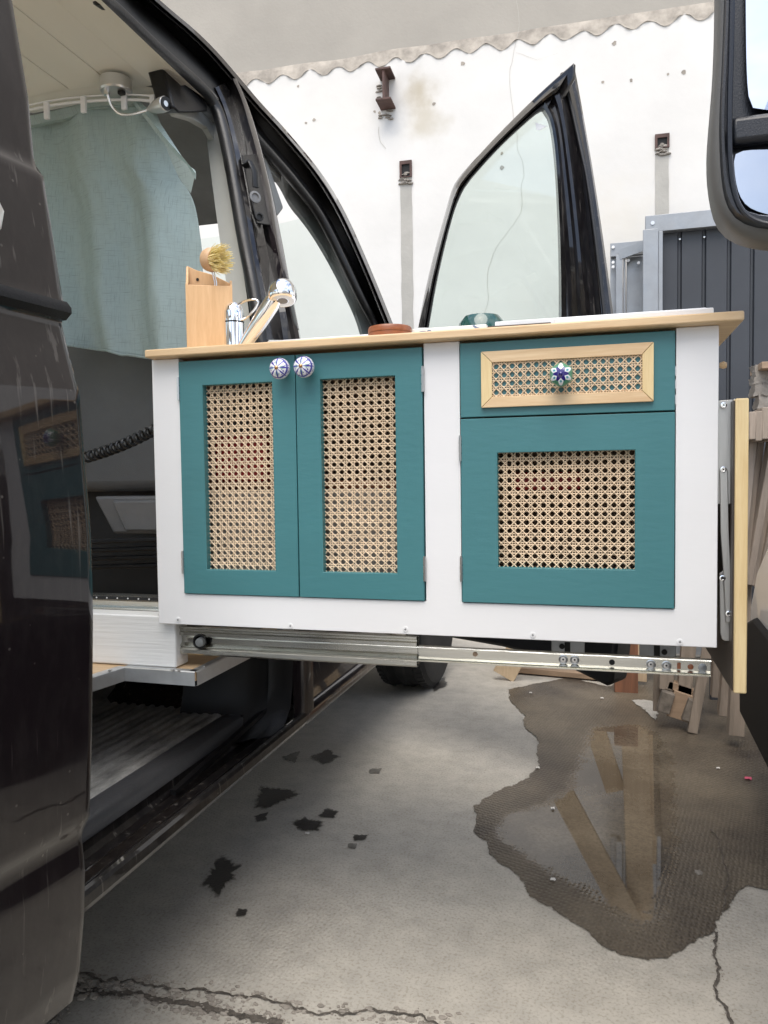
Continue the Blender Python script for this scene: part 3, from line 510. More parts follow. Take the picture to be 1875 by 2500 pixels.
# ---- concrete-grey yard clutter: pallet, planks, block
def plank(name, a, b_, w_, t_, mt, parent, up=(0, -1, 0)):
    return MB().bar(a, b_, w_, t_, up).build(name, M[mt], parent, bevel=.002)
pal = thing('wooden_pallet', 'weathered wooden pallet leaning on end behind the far end of the rail', 'pallet', (0.25, 3.0, 0))
Yp = 3.02
def aQ(x, y, d=0): return aY(x, y, Yp + d)
for (x0_, y0_, x1_, y1_, w_, d, mt) in ((1606, 1735, 1612, 1480, .035, .05, 'pallet'), (1625, 1680, 1636, 1480, .05, .0, 'pallet'), (1665, 1740, 1690, 1480, .05, .0, 'pallet'), (1690, 1788, 1745, 1480, .034, -.06, 'pallet'), (1655, 1725, 1700, 1480, .03, .10, 'pallet')):
    plank('board', aQ(x0_, y0_, d), aQ(x1_, y1_, d - .0), w_, .022 if w_ < .04 else .045, mt, pal)
plank('stringer', aQ(1636, 1712, -.01), aQ(1690, 1730, -.01), .10, .05, 'palletX', pal, (0, -1, 0))
plank('crosspiece', aQ(1630, 1668, .0), aQ(1690, 1688, .0), .03, .045, 'palletX', pal)
MB().bar(aQ(1618, 1736, -.03), aQ(1632, 1688, -.03), .045, .05, (0, -1, 0)).build('block', M['palletend'], pal, bevel=.003)
MB().bar(aQ(1678, 1758, -.04), aQ(1696, 1708, -.04), .045, .05, (0, -1, 0)).build('block', M['palletend'], pal, bevel=.003)
for k in range(6): plank('board', aQ(1640 + k * 17, 1570, .12), aQ(1655 + k * 18, 1430, .12), .028, .014, 'pallet', pal)
# leaning timbers further back, seen beside the cabinet and mirrored in the puddle
TY = 3.55
tr_ = thing('timber_trestle', 'A-frame of planks standing behind the kitchen unit and mirrored in the puddle', 'trestle', (0, TY, 0))
def mirrored(px, py):   # surveyed through the puddle: plank points above the water seen by their reflection
    r = ray(px, py); p = O + r * (TY / r.y); return Vector((p.x, p.y, -p.z))
for (a, b_, w_, dy, mt) in (((1545, 2262), (1365, 1925), .105, 0, 'palepine'), ((1567, 2272), (1550, 1780), .115, .05, 'palepine'), ((1588, 2135), (1593, 1800), .062, .10, 'palepine'), ((1505, 1960), (1445, 1780), .09, .12, 'palepine')):
    A, B = mirrored(*a), mirrored(*b_); A.y += dy; B.y += dy; d = (B - A).normalized()
    if a[1] > 2200: B = A + (B - A) * ((A.z - .02) / (A.z - B.z))
    plank('plank', A, B, w_, .022, mt, tr_)
plank('crosspiece', Vector((-.45, TY + .09, .2)), Vector((.3, TY + .09, .2)), .08, .022, 'palletX', tr_)
blk = MB(); a = aY(1500, 1655, 3.45); b2 = aY(1558, 1560, 3.45); blk.box(a.x, b2.x, 3.45, 3.52, 0.0, b2.z)
tag(blk.build('timber_block', M['redwood'], bevel=.003), 'reddish brown wooden board standing below the rail behind the van door', 'board')
lp = MB(); a, b2 = aZ(1232, 1628, .02), aZ(1505, 1652, .02); lp.bar(a, b2, .09, .025, (0, 0, 1)); tag(lp.build('lying_plank', M['palletX'], bevel=.002), 'orange brown plank lying flat on the ground under the open front door', 'plank')
post = thing('timber_post', 'dark brown timber posts leaning together in the shade behind the folding leaf', 'timber')
for (x0_, y0_, x1_, y1_, Y_) in ((1770, 1745, 1800, 1400, 3.0), (1795, 1792, 1815, 1400, 2.85), (1752, 1700, 1765, 1400, 3.2)):
    plank('post', aY(x0_, y0_, Y_), aY(x1_, y1_, Y_), .05, .05, 'pallet', post)
dbx = MB(); dbx.box(.44, .74, 3.42, 3.46, 0, 1.0); tag(dbx.build('added_shade_panel', M['gatepanel'], bevel=.003), 'dark panel added for the black shade behind the timber posts', 'board')  # added dark panel, stands in for the deep shade behind the posts
stk = thing('plank_stack', 'bundle of pale split planks leaning beside the white vehicle nose', 'planks', (0.55, 2.7, 0))
for k in range(5):
    a = aY(1800 + k * 13, 1420 + k * 4, 2.75); b2 = aY(1834 + k * 26, 1072, 2.75); plank('plank', a + Vector((0, .012 * k, 0)), b2 + Vector((0, .05 * (k % 2), 0)), .024, .034, 'pallet', stk, (.3, -1, 0))
for k in range(5):
    a = aY(1826 + k * 14, 1038 + (k % 2) * 4, 2.62 + .01 * k); MB().box(a.x, a.x + .019, 2.60, 2.9, a.z - .045, a.z + .04 + .006 * (k % 3)).build('plank', M['pallet'], stk, bevel=.002)
sb = thing('stone_block', 'rough tan stone block with a flat cap standing on the plank bundle', 'stone', (0.55, 2.8, 1.1))
for (x_, y_, r_) in ((1870, 945, .05), (1880, 975, .05), (1872, 915, .045), (1890, 940, .05)):
    q = MB(); p = aY(x_, y_, 2.8); bm = bmesh.new(); bmesh.ops.create_cube(bm, size=1); bmesh.ops.subdivide_edges(bm, edges=bm.edges, cuts=4, use_grid_fill=True)
    q.add([p + Vector((v.co.x * .085, v.co.y * .09, v.co.z * .06)) * (1 + .25 * noise.noise(v.co * 4 + p)) for v in bm.verts], [tuple(v.index for v in f.verts) for f in bm.faces]); bm.free(); q.build('stone', M['stone'], sb, smooth=25)
p = aY(1852, 905, 2.75); MB().box(p.x, p.x + .25, 2.7, 2.9, p.z, p.z + .022).build('cap', M['palletX'], sb, bevel=.002)
# ================================================================== THE CAMPER VAN
def BX(z): return -.70 - .18 * max(0, (z - 1.2) / .6) ** 1.3
def onb(px, py, ins=0):
    x = -.75
    for _ in range(40):
        p = aX(px, py, x); x = .5 * x + .5 * (BX(p.z) - ins)
    return p
def oc(pts, ins, n=40): return smoothc([onb(x, y, ins) for x, y in pts], n)
van = thing('camper_van', 'dark aubergine camper van with its sliding door and front door open', 'van', (-1.5, 1.5, 0))
# -- roof side rail: outer silhouette and door channels
S = [(330, -60), (388, 0), (506, 97), (603, 211), (640, 255), (698, 316), (785, 420), (842, 513), (900, 643), (960, 790), (985, 860)]
def shift(c, dx, dy=0): return [(x + dx, y + dy) for x, y in c]
s0 = oc(S, 0, 60)
s1 = oc([(x - 7, y + 5) for x, y in S], .006, 60); s2 = oc([(x - 9, y + 7) for x, y in S], .016, 60); s3 = oc([(x - 15, y + 11) for x, y in S], .010, 60); s4 = oc([(x - 19, y + 14) for x, y in S], .028, 60)
up = [p + Vector((-.05, 0, .03)) for p in s0]
MB().loft([up, s0, s1]).build('roof_rail', M['paint'], van, smooth=50)
MB().loft([s1, s2, s3, s4]).build('roof_rail', M['paint_in'], van, smooth=30)
# front door opening: black channel and rubber
IN = [(560, 170), (603, 232), (640, 343), (689, 388), (727, 429), (761, 472), (802, 536), (848, 628), (886, 701), (918, 759), (945, 840)]
s4f = oc([(560, 178), (588, 222), (625, 268), (680, 327), (766, 431), (823, 524), (881, 654), (940, 800), (965, 870)], .028, 50)
r_out = oc([(575, 215), (620, 290), (660, 345), (700, 392), (740, 440), (775, 486), (815, 550), (858, 640), (896, 715), (928, 770), (950, 850)], .055, 50)
r_mid = oc([(580, 240), (615, 300), (655, 355), (696, 402), (734, 450), (768, 495), (808, 560), (850, 648), (888, 722), (920, 778), (942, 855)], .050, 50)
rcp = oc([(585, 268), (612, 325), (655, 372), (700, 422), (738, 470), (772, 512), (806, 572), (846, 655), (884, 735), (915, 790), (935, 860)], .062, 50)
MB().loft([s4f, [a.lerp(c, .5) + Vector((-.02, 0, 0)) for a, c in zip(s4f, r_out)], r_out, rcp]).build('door_channel', M['blackplastic'], van, smooth=40)
rc = oc([(585, 268), (612, 325), (655, 372), (700, 422), (738, 470), (772, 512), (806, 572), (846, 655), (884, 735), (915, 790), (935, 860)], .060, 60)
MB().tube(rc, .016, 12).build('door_seal', M['rubber'], van)
rc = resample(rc, 50)
TRo = oc([(590, 300), (612, 340), (640, 378), (683, 424), (724, 463), (764, 513), (796, 570), (837, 657), (871, 724), (905, 790), (925, 860)], .085, 50)
TRi = oc([(600, 345), (625, 385), (650, 410), (683, 440), (709, 495), (738, 529), (770, 573), (814, 649), (851, 724), (880, 790), (895, 860)], .12, 50)
MB().loft([rc[:30], TRo[:30], TRi[:30], [p + Vector((-.02, .03, 0)) for p in TRi[:30]]]).build('pillar_trim', M['greytrim'], van, smooth=50)
MB().loft([rc[29:], TRo[29:], TRi[29:], [p + Vector((-.02, .03, 0)) for p in TRi[29:]]]).build('pillar_trim', M['greytrim'], van, smooth=50)
# -- sliding door opening: header
hi_ = [(200, -40), (219, 0), (253, 21), (329, 93), (359, 122), (422, 177), (477, 224), (515, 270), (536, 337), (557, 443), (582, 591), (608, 717), (620, 802), (632, 880)]
so = oc([(x + 14, y - 9 if x < 520 else y) for x, y in hi_], .045, 70)
MB().tube(so, .0165, 14).build('door_seal', M['rubber'], van)
so_in = oc(hi_, .06, 70); so_in2 = [p + Vector((-.03, 0, .03 if i < 36 else 0)) for i, p in enumerate(so_in)]
c_a = oc([(240, -40), (290, 25), (380, 95), (450, 160), (510, 212), (545, 255), (560, 300)], .035, 40)
c_b = oc([(290, -60), (345, 0), (430, 72), (500, 135), (560, 190), (590, 225), (600, 275)], .075, 40)
c_c = oc([(330, -70), (372, 0), (487, 101), (560, 178), (582, 208), (600, 232), (612, 262)], .030, 40)
MB().loft([c_a, c_b, c_c]).build('door_channel', M['matte_black'], van, smooth=40)
# black corner block behind the seal
cb = [onb(x, y, .062) for x, y in ((392, 150), (415, 165), (470, 212), (508, 258), (508, 273), (440, 276), (425, 262), (414, 224), (402, 182))]
MB().prism(cb, (-.05, .01, .01)).build('corner_block', M['blackplastic'], van, bevel=.006)
# -- B-pillar, full height on the van side between the two doors
def vline(pts, ins, n=40): return oc(pts, ins, n)
P = [  # polylines top to bottom with insets
 ([(540, 262), (560, 330), (580, 443), (603, 591), (628, 717), (645, 830)], .050),
 ([(548, 262), (566, 330), (586, 443), (609, 591), (634, 717), (651, 830)], .030),
 ([(556, 258), (576, 330), (600, 443), (622, 591), (648, 717), (664, 830)], .022),
 ([(560, 255), (580, 330), (603, 443), (625, 591), (651, 717), (667, 830)], .032),
 ([(575, 250), (596, 330), (622, 443), (648, 591), (676, 717), (692, 830)], .034),
 ([(583, 245), (605, 325), (634, 443), (657, 580), (685, 700), (712, 830)], .020),
 ([(590, 240), (612, 318), (646, 443), (668, 570), (693, 690), (722, 830)], .006),
 ([(598, 240), (624, 318), (655, 443), (682, 570), (704, 690), (732, 830)], .0),
 ([(600, 240), (627, 318), (658, 443), (685, 570), (707, 690), (735, 830)], .02)]
cs = [vline([(p[0][0] - 22, p[0][1] - 48)] + p, i) for p, i in P]
pill = MB().loft(cs).build('centre_pillar', M['paint_in'], van, smooth=30)
MB().loft(cs[5:]).build('pillar_edge', M['paint'], pill, smooth=40).location += Vector((.0008, -.0004, 0))
lt0 = vline([(545, 300), (552, 370), (566, 480), (583, 600), (603, 720), (615, 830)], .065); lt1 = vline([(528, 300), (538, 370), (553, 480), (571, 600), (590, 720), (602, 830)], .085)
lt2 = [p + Vector((-.04, .01, 0)) for p in lt1]
MB().loft([lt0, lt1, lt2]).build('pillar_trim', M['lighttrim'], van, smooth=50)
wing = [onb(x, y, .10) for x, y in ((420, 262), (470, 272), (508, 270), (530, 300), (545, 345), (540, 380), (528, 350), (505, 310), (470, 290), (430, 278))]
MB().prism(wing, (-.02, .01, 0)).build('pillar_trim', M['lighttrim'], van, bevel=.003)
# seat belt and its guide
bl = [onb(x, y, .16) for x, y in ((543, 440), (550, 490), (562, 560), (572, 640), (585, 740), (592, 830))]
q = MB(); n_ = 24; rsb = resample(bl, n_); q.loft([rsb, [p + Vector((.045, .004, 0)) for p in rsb]]); q.build('seat_belt', M['matte_black'], van)
gd = onb(541, 460, .13); MB().lathe([(0.012, 0), (.028, .004), (.03, .012), (.02, .02)], gd, (.6, -.8, 0), 20).build('belt_guide', M['seatpanel'], van, bevel=0)
bc = onb(573, 690, .15); MB().tube([bc, bc + Vector((-.02, -.01, -.01)), bc + Vector((-.04, -.012, -.03)), bc + Vector((-.015, -.01, -.03)), bc + Vector((0, 0, -.015))], .004, 6).build('belt_buckle', M['matte_black'], van)
# latch plate on the pillar
lp_ = [onb(x, y, .012) for x, y in ((592, 378), (625, 375), (632, 400), (664, 550), (628, 545), (600, 420))]
lat = MB().prism(lp_, (-.006, .004, 0)).build('latch_plate', M['blackplastic'], van, bevel=.002)
nrm = Vector((.75, -.66, .1)).normalized()
for x, y, r_, mt in ((605, 401, .011, 'matte_black'), (622, 482, .015, 'seatpanel'), (632, 530, .011, 'matte_black')):
    c = onb(x, y, .006); q = MB(); q.lathe([(r_, 0), (r_, .004), (r_ * .65, .005), (r_ * .55, .001), (.001, .001)], c, nrm, 20); q.build('bolt', M[mt], lat)
c = onb(609, 432, .008); q = MB(); q.tube([c + Vector((-.012, 0, .028)), c + Vector((0, 0, .03)) + nrm * .012, c + Vector((.01, 0, .005)) + nrm * .014, c + Vector((.014, 0, -.03)) + nrm * .006], .011, 10, squash=.5); q.build('latch_catch', M['rubber'], lat)
# lower pillar and outer body under the front door opening
ys = 1.83
lowp = MB()
lowp.loft([[Vector((x, y, z)) for z in (.36, .42, .5, .8, 1.15)] for x, y in ((-.718, 1.712), (-.708, 1.722), (-.701, 1.745), (-.70, 1.80), (-.73, 1.83), (-.80, 1.85))])
lowp.build('pillar_foot', M['paint'], van, smooth=30)
lowp = MB(); lowp.loft([[Vector((x - b_, y - c_, z)) for z, b_, c_ in ((.36, .0, .10), (.375, .0, .05), (.40, .0, .02), (.45, .0, .004), (.5, 0, 0), (.8, 0, 0), (1.15, 0, 0))] for x, y in ((-.95, 1.60), (-.86, 1.61), (-.80, 1.625), (-.775, 1.65), (-.765, 1.675), (-.745, 1.68), (-.735, 1.70), (-.718, 1.712))])
lowp.build('pillar_foot', M['blackplastic'], van, smooth=50)
# front sill under the front door opening + fender, hood, windscreen, far side, roof
q = MB(); yA, yB = 1.745, 2.62
q.loft([[Vector((x, y, z)) for y in (yA, yA + .3, yB)] for x, z in ((-1.0, .60), (-.80, .56), (-.76, .52), (-.735, .42), (-.72, .38), (-.705, .375), (-.698, .362), (-.70, .342), (-.74, .33), (-1.0, .33))])
q.build('front_sill', M['paint'], van, smooth=50)
# sliding-door sill and step: profile pulled along the van
prof = [(-1.0, .335), (-.74, .335), (-.702, .342), (-.697, .352), (-.698, .366), (-.701, .372), (-.706, .375), (-.712, .373), (-.722, .367), (-.735, .358), (-.752, .359), (-.762, .354), (-.785, .352), (-.793, .360), (-.795, .386), (-.803, .394), (-.812, .390)]
dy = [-.9, .3, .9, 1.3, 1.62, 1.70, 1.745]
q = MB(); q.loft([[Vector((x, y, z)) for y in dy] for x, z in prof]); q.build('side_sill', M['paint_in'], van, smooth=14)
q = MB(); q.loft([[Vector((x, y, z)) for y in dy] for x, z in ((-.792, .376), (-.798, .3965), (-.806, .402), (-.838, .405), (-.846, .403), (-.848, .396))]); q.build('sill_guard', M['guard'], van, smooth=40)
q = MB(); pr = [(-.847, .400)]; x = -.852
while x > -1.16:
    pr += [(x, .403), (x - .006, .4055), (x - .014, .4055), (x - .02, .403)]; x -= .026
pr += [(-1.18, .41), (-1.19, .60)]
ysn = [-.9 + k * (2.52 + .05) / 60 for k in range(61)]
q.loft([[Vector((x, y, z + (max(0, y - 1.60) ** 2) * 4)) for y in ysn] for x, z in pr]); q.build('step_mat', M['dustyplastic'], van, smooth=30)
# front end of the step well
q = MB(); q.loft([[Vector((x, y, z)) for x in (-.80, -1.0, -1.2)] for y, z in ((1.60, .40), (1.66, .43), (1.70, .50), (1.71, .60))]); q.build('step_well', M['paint_in'], van, smooth=50)
MB().bar((-.77, 1.25, .366), (-.77, 1.66, .40), .012, .01).build('door_runner', M['blackplastic'], van)
# underbody
MB().box(-2.3, -.80, -1.2, 3.9, .28, .332).build('underbody', M['matte_black'], van)
# floor inside
MB().box(-2.28, -1.19, -1.0, 1.62, .55, .585).build('load_floor', M['ply'], van)
MB().box(-2.28, -.80, 1.95, 2.9, .50, .55).build('cab_floor', M['matte_black'], van)
# roof shell, far side with window holes, ceiling boards
fr_rail = [(-1.0, -1.2, 2.07), (-1.0, 1.9, 2.13), (-1.01, 2.15, 2.12), (-1.01, 2.44, 2.115)]
XR = (-2.03, -1.95, -1.7, -1.5, -1.3, -1.1, -1.02)
def roofrow(y, z, xs=XR): return [Vector((x, y, z + .03 - .09 * ((x + 1.5) / .55) ** 4 * (1 if abs(x + 1.5) > .1 else 0))) for x in xs]
q = MB(); q.loft([roofrow(*a) for a in ((-1.5, 2.05), (-.9, 2.055))]); q.loft([roofrow(*a) for a in ((.55, 2.08), (1.0, 2.08), (1.7, 2.11), (2.2, 2.13), (2.5, 2.125))])
q.loft([roofrow(y, z, XR[:2]) for y, z in ((-.9, 2.055), (.55, 2.08))]); q.loft([roofrow(y, z, XR[5:]) for y, z in ((-.9, 2.055), (.55, 2.08))]); q.build('roof', M['paint'], van, smooth=60)
q = MB(); q.loft([roofrow(y, z + .004, XR[1:6]) for y, z in ((-.9, 2.055), (.55, 2.08))]); q.build('added_roof_window', M['glass'], van, smooth=60)  # unseen roof glazing, added to let daylight into the van interior
# ceiling planks running along the van
CZ = 1.925
seams = [aZ(249, 186, CZ).x, aZ(177, 224, CZ).x, aZ(76, 244, CZ).x]
xs_ = [-.985, seams[0], seams[1], seams[2], seams[2] - .11, seams[2] - .22, seams[2] - .33, seams[2] - .44, -2.0]
cY = aZ(215, 236, CZ).y
for i in range(len(xs_) - 1):
    a, b2 = xs_[i], xs_[i + 1]
    if b2 < -2.1: break
    MB().box(b2 + .0012, a - .0012, .56, cY, CZ, CZ + .008).build('ceiling_plank', M['cream'], van, bevel=.0015)
q = MB(); q.loft([[Vector((-1.06, y, CZ - .003)) for y in (-1.4, cY)], [Vector((-1.045, y, CZ - .006)) for y in (-1.4, cY)], [Vector((-1.03, y, CZ - .009)) for y in (-1.4, cY)], [Vector((-.975, y, CZ - .012)) for y in (-1.4, cY)], [Vector((-.945, y, CZ - .03)) for y in (-1.4, cY + .04)]]); q.build('ceiling_edge', M['cream'], van, smooth=40)
cbx = [aZ(x, y, CZ - .005) for x, y in ((60, 258), (177, 236), (270, 226), (360, 228), (420, 240))]
q = MB(); cc = smoothc(cbx, 30); q.loft([[p + Vector((0, -.03, .006)) for p in cc], cc, [p + Vector((0, .012, -.012)) for p in cc], [p + Vector((0, .03, -.006)) for p in cc], [p + Vector((0, .04, .01)) for p in cc]]); q.build('ceiling_rim', M['cream'], van, smooth=50)
MB().box(-2.1, -1.04, cY + .03, 2.46, 1.955, 1.975).build('cab_headliner', M['headliner'], van)
h0 = aY(485, 553, 2.40); hz = h0.z
MB().prism([(-1.03, 1.72, 1.94), (-1.03, 2.0, 1.94), (-1.03, 2.40, hz), (-1.03, 2.46, hz + .05), (-1.03, 2.3, 2.0), (-1.03, 1.72, 2.0)], (-.98, 0, 0)).build('cab_headliner', M['headliner'], van, bevel=.01)
# inside trim wall between curtain and pillar: dark headliner folding down to pillar
# windscreen
wsa, wsb = Vector((-.93, 2.47, hz + .02)), Vector((-.80, 3.06, 1.28))
q = MB(); rows = []
for t in (0, .33, .66, 1):
    p = wsa.lerp(wsb, t); rows.append([Vector((p.x - (-2 * p.x - 0) * 0 - s_ * (1.5 + p.x + .0) * 2 * -1 * -1, p.y + .12 * math.sin(math.pi * s_), p.z)) for s_ in (0, .1, .3, .5, .7, .9, 1)])
q.loft(rows); q.build('windscreen', M['windshield'], van, smooth=60)
fa = [Vector((-3.0 - p.x, p.y, p.z)) for p in s0[20:]]
MB().tube(resample(fa, 20), .045, 8).build('far_pillar', M['paint_in'], van)
MB().box(-2.15, -.82, 3.02, 3.2, 1.12, 1.24).build('dashboard', M['matte_black'], van, bevel=.02)
q = MB(); q.loft([[Vector((x, y, z)) for x in (-2.22, -1.9, -1.5, -1.1, -.78)] for y, z in ((3.06, 1.27), (3.4, 1.18), (3.8, 1.05), (4.0, .85), (4.05, .45))]); q.build('bonnet', M['paint'], van, smooth=60)
q = MB(); ar = [(3.40 + .40 * math.cos(a), .36 + .40 * math.sin(a)) for a in [math.pi * k / 12 for k in range(13)]]
pf = [(2.62, .34), (2.62, 1.22), (3.06, 1.26), (3.4, 1.16), (3.8, 1.02), (4.0, .84), (4.04, .34)] + [(y, max(z, .34)) for y, z in ar]
q.prism([Vector((-.715, y, z)) for y, z in pf], (-.03, 0, 0)); q.build('front_fender', M['paint'], van, smooth=30)
# far side panel with window openings
q = MB(); q.box(-2.30, -2.26, -1.4, 2.4, .35, 1.2); q.box(-2.27, -2.24, -1.4, -.9, 1.2, 1.7); q.box(-2.27, -2.24, .2, .5, 1.2, 1.7); q.box(-2.27, -2.24, 1.6, 1.9, 1.2, 1.7)
q.add([(-2.25, -1.4, 1.7), (-2.25, 2.3, 1.7), (-2.02, 2.3, 2.1), (-2.02, -1.4, 2.1)], [(0, 1, 2, 3)]); q.build('far_side_panel', M['cream'], van)
MB().box(-2.258, -2.254, -.9, 1.6, 1.2, 1.7).build('side_window', M['glass'], van)
# front wheel
def wheel(parent, cx, cy_, r, wd, rot, tread=True):
    q = MB(); ax = Vector((math.cos(rot), math.sin(rot), 0)); n = 64; c = Vector((cx, cy_, r)); prof = [(r * .62, -wd / 2 + .01), (r * .8, -wd / 2), (r * .93, -wd / 2 + .006), (r * .985, -wd / 2 + .022), (r, -wd / 2 + .045)]
    g_ = [-.055, -.047, -.021, -.013, .013, .021, .047, .055]
    for i, gg in enumerate(g_): prof.append((r if i in (0, 3, 4, 7) else r - .008, gg * wd / .2))
    prof += [(r, wd / 2 - .045), (r * .985, wd / 2 - .022), (r * .93, wd / 2 - .006), (r * .8, wd / 2), (r * .62, wd / 2 - .01)]
    q.lathe(prof, c, ax, n)
    # tread blocks: short ribs on the shoulders
    for k in range(60):
        a = 2 * math.pi * k / 60; u = ax.cross(Vector((0, 0, 1))); rv = u * math.cos(a) + Vector((0, 0, 1)) * math.sin(a)
        for s_ in (-1, 1):
            q.bar(c + rv * (r + .001) + ax * s_ * wd * .30, c + rv * (r * .985) + ax * s_ * wd * .42, .019, .006, rv)
    tw = thing_part('front_wheel', parent, (cx, cy_, r)); q.build('tyre', M['tyre'], tw, smooth=30)
    MB().lathe([(r * .3, -.02), (r * .55, 0.0), (r * .6, .06), (r * .66, .07), (r * .66, -.07), (r * .3, -.07)], c, ax, 32).build('rim', M['rim'], tw)
    return tw
def thing_part(name, parent, loc):
    o = bpy.data.objects.new(name, None); C.objects.link(o); o.parent = parent; o.location = Vector(loc) - parent_world(parent); return o
wheel(van, -.82, 3.40, .325, .24, R(-3))
# -- sliding door, slid back outside the body; near the camera on the left
DY = .83
dp = [(8, -120), (35, 0), (75, 240), (90, 395), (97, 415), (112, 432), (140, 610), (160, 738), (169, 752), (168, 765), (155, 784), (170, 850), (200, 962), (215, 1150), (228, 1300), (233, 1500), (230, 1800), (224, 1990), (207, 2026), (205, 2040), (213, 2120), (211, 2231), (199, 2370), (182, 2440)]
dpr = [aY(x, y, DY) for x, y in dp]
ang = R(7)
dd = Vector((-math.sin(ang), -math.cos(ang), 0))
yy = [0, .004, .012, .05, .15, .3, .5, .8, 1.2]
sdoor = thing_part('sliding_door', van, (-.65, DY, 1.0)); sdoor['label'] = 'glossy dark sliding door slid back beside the camera'
def dpt(p, t, inset=0):
    bulge = -.004 if t == 0 else 0
    return p + dd * t + Vector((bulge - inset, 0, 0)) + Vector((.010 * math.sin(t * 2.2), 0, 0)) * 0
def drows(lo_, hi_, extra=0):
    seg = dpr[lo_:hi_]; return [[dpt(p, t, extra) for p in seg] for t in yy]
fine = resample(dpr[:6], 14)[:-1]
q = MB(); q.loft([[dpt(p, t) for p in smooth_] for t in yy for smooth_ in [resample(dpr, 160)]]); 
q.loft([[dpt(p, 0) for p in resample(dpr, 160)], [dpt(p, 0) + Vector((-.012, -.002, 0)) for p in resample(dpr, 160)], [dpt(p, 0) + Vector((-.045, -.03, 0)) for p in resample(dpr, 160)]])
q.loft([[dpt(p, t) + Vector((-.045, -.03, 0)) for p in resample(dpr, 160)] for t in (0, 1.2)])
q.build('door_skin', M['paint'], sdoor, smooth=60)
# dark protection strip in the moulding step
st_ = [aY(x, y, DY) for x, y in ((160, 738), (171, 753), (172, 766), (158, 783))]
q = MB(); q.loft([[dpt(p, t) + Vector((.003, 0, 0)) for p in st_] for t in (0.001, .3, .8, 1.2)]); q.loft([[dpt(p, .001) + Vector((.003, 0, 0)) for p in st_], [dpt(p, .001) + Vector((-.02, 0, 0)) for p in st_]]); q.build('rub_strip', M['blackplastic'], sdoor, smooth=50)
hc = aY(2, 520, .80); 
hp = aP(-12, 530, dpr[8] + Vector((0.02, 0, 0)), Vector((math.cos(ang), -math.sin(ang), 0))); MB().tube([hp + Vector((-.01, .006, .02)), hp + Vector((-.002, .004, .008)), hp + Vector((-.002, .0, -.008)), hp + Vector((-.012, -.006, -.02))], .008, 10).build('door_handle', M['silver'], sdoor)
# -- open front door, hinged at the front pillar
HG = Vector((-.70, 2.64, 0)); DD = Vector((.73, -.40, 0)).normalized(); DN = Vector((-DD.y, DD.x, 0))   # DN points to the outer skin (away)
if DN.y < 0: DN = -DN
def aD(px, py, off=0): return aP(px, py, HG + DN * off, DN)
fdoor = thing_part('front_door', van, HG); fdoor['label'] = 'front door swung open with its window frame rising above the worktop'
outl = [(1021, 800), (1036, 717), (1061, 612), (1091, 506), (1100, 472), (1112, 443), (1147, 402), (1217, 327), (1296, 248), (1350, 198), (1401, 154)]
glas = [(1047, 800), (1065, 696), (1091, 582), (1108, 519), (1120, 488), (1137, 453), (1193, 388), (1240, 340), (1301, 285), (1318, 273), (1330, 272)]
def dc(px, off, n=50, it=1): return smoothc([aD(x, y, off) for x, y in px], n, it)
def mixp(a, b_, t): return [(x0_ + (x1_ - x0_) * t, y0_ + (y1_ - y0_) * t) for (x0_, y0_), (x1_, y1_) in zip(a, b_)]
q = MB(); q.loft([dc(outl, .06), dc(outl, .035), dc(mixp(outl, glas, .25), .018), dc(mixp(outl, glas, .45), .0), dc(mixp(outl, glas, .60), .004), dc(mixp(outl, glas, .75), .02)]); q.build('window_frame', M['paint_in'], fdoor, smooth=35)
q = MB(); q.loft([dc(mixp(outl, glas, .72), .02), dc(mixp(outl, glas, .80), .006), dc(mixp(outl, glas, .92), .008), dc(glas, .024), dc(glas, .03)]); q.build('window_seal', M['rubber'], fdoor, smooth=60)
# rear upright of the door frame with its pressed ridges
cols = [  # top x,y ; knee ; bottom ; offset
 ((1322, 272), (1343, 304), (1357, 440), (1364, 640), (1364, 810), .030),
 ((1326, 262), (1349, 300), (1362, 440), (1370, 640), (1371, 810), .008),
 ((1330, 250), (1356, 296), (1370, 440), (1382, 640), (1384, 810), .004),
 ((1332, 238), (1362, 290), (1376, 440), (1394, 640), (1398, 810), .020),
 ((1340, 225), (1366, 285), (1384, 440), (1404, 640), (1412, 810), .022),
 ((1348, 215), (1370, 280), (1392, 440), (1412, 640), (1422, 810), .010),
 ((1360, 205), (1376, 270), (1400, 440), (1420, 640), (1434, 810), .012),
 ((1368, 196), (1384, 262), (1410, 440), (1430, 640), (1446, 810), .040),
 ((1374, 190), (1394, 262), (1422, 440), (1444, 640), (1461, 810), .060),
 ((1380, 182), (1400, 262), (1430, 440), (1454, 640), (1470, 810), .050),
 ((1388, 172), (1410, 262), (1440, 440), (1466, 640), (1484, 810), .075),
 ((1396, 162), (1418, 262), (1448, 440), (1476, 640), (1497, 810), .085),
 ((1401, 154), (1421, 262), (1452, 440), (1481, 640), (1503, 810), .10)]
q = MB(); q.loft([dc([c[0], c[1], c[2], c[3], c[4]], c[5], 40, 2) for c in cols]); q.build('rear_upright', M['paint_in'], fdoor, smooth=22)
q = MB(); q.tube(dc([(1372, 180), (1392, 240), (1418, 360), (1436, 440), (1462, 640), (1480, 810)], .055, 40), .006, 8); q.build('door_weatherstrip', M['rubber'], fdoor)
tcn = [aD(x, y, .02) for x, y in ((1296, 248), (1350, 198), (1401, 154), (1400, 190), (1372, 240), (1349, 262), (1330, 250), (1310, 252))]
MB().prism(tcn, DN * .012).build('corner_plate', M['paint_in'], fdoor, bevel=.003)
c = aD(1359, 214, .012); MB().lathe([(.012, 0), (.012, .004), (.004, .008)], c, -DN, 16).build('rubber_stop', M['matte_black'], fdoor)
gl = [aD(x, y, .028) for x, y in glas + [(1343, 300), (1357, 440), (1366, 640), (1366, 860), (1040, 860)]]
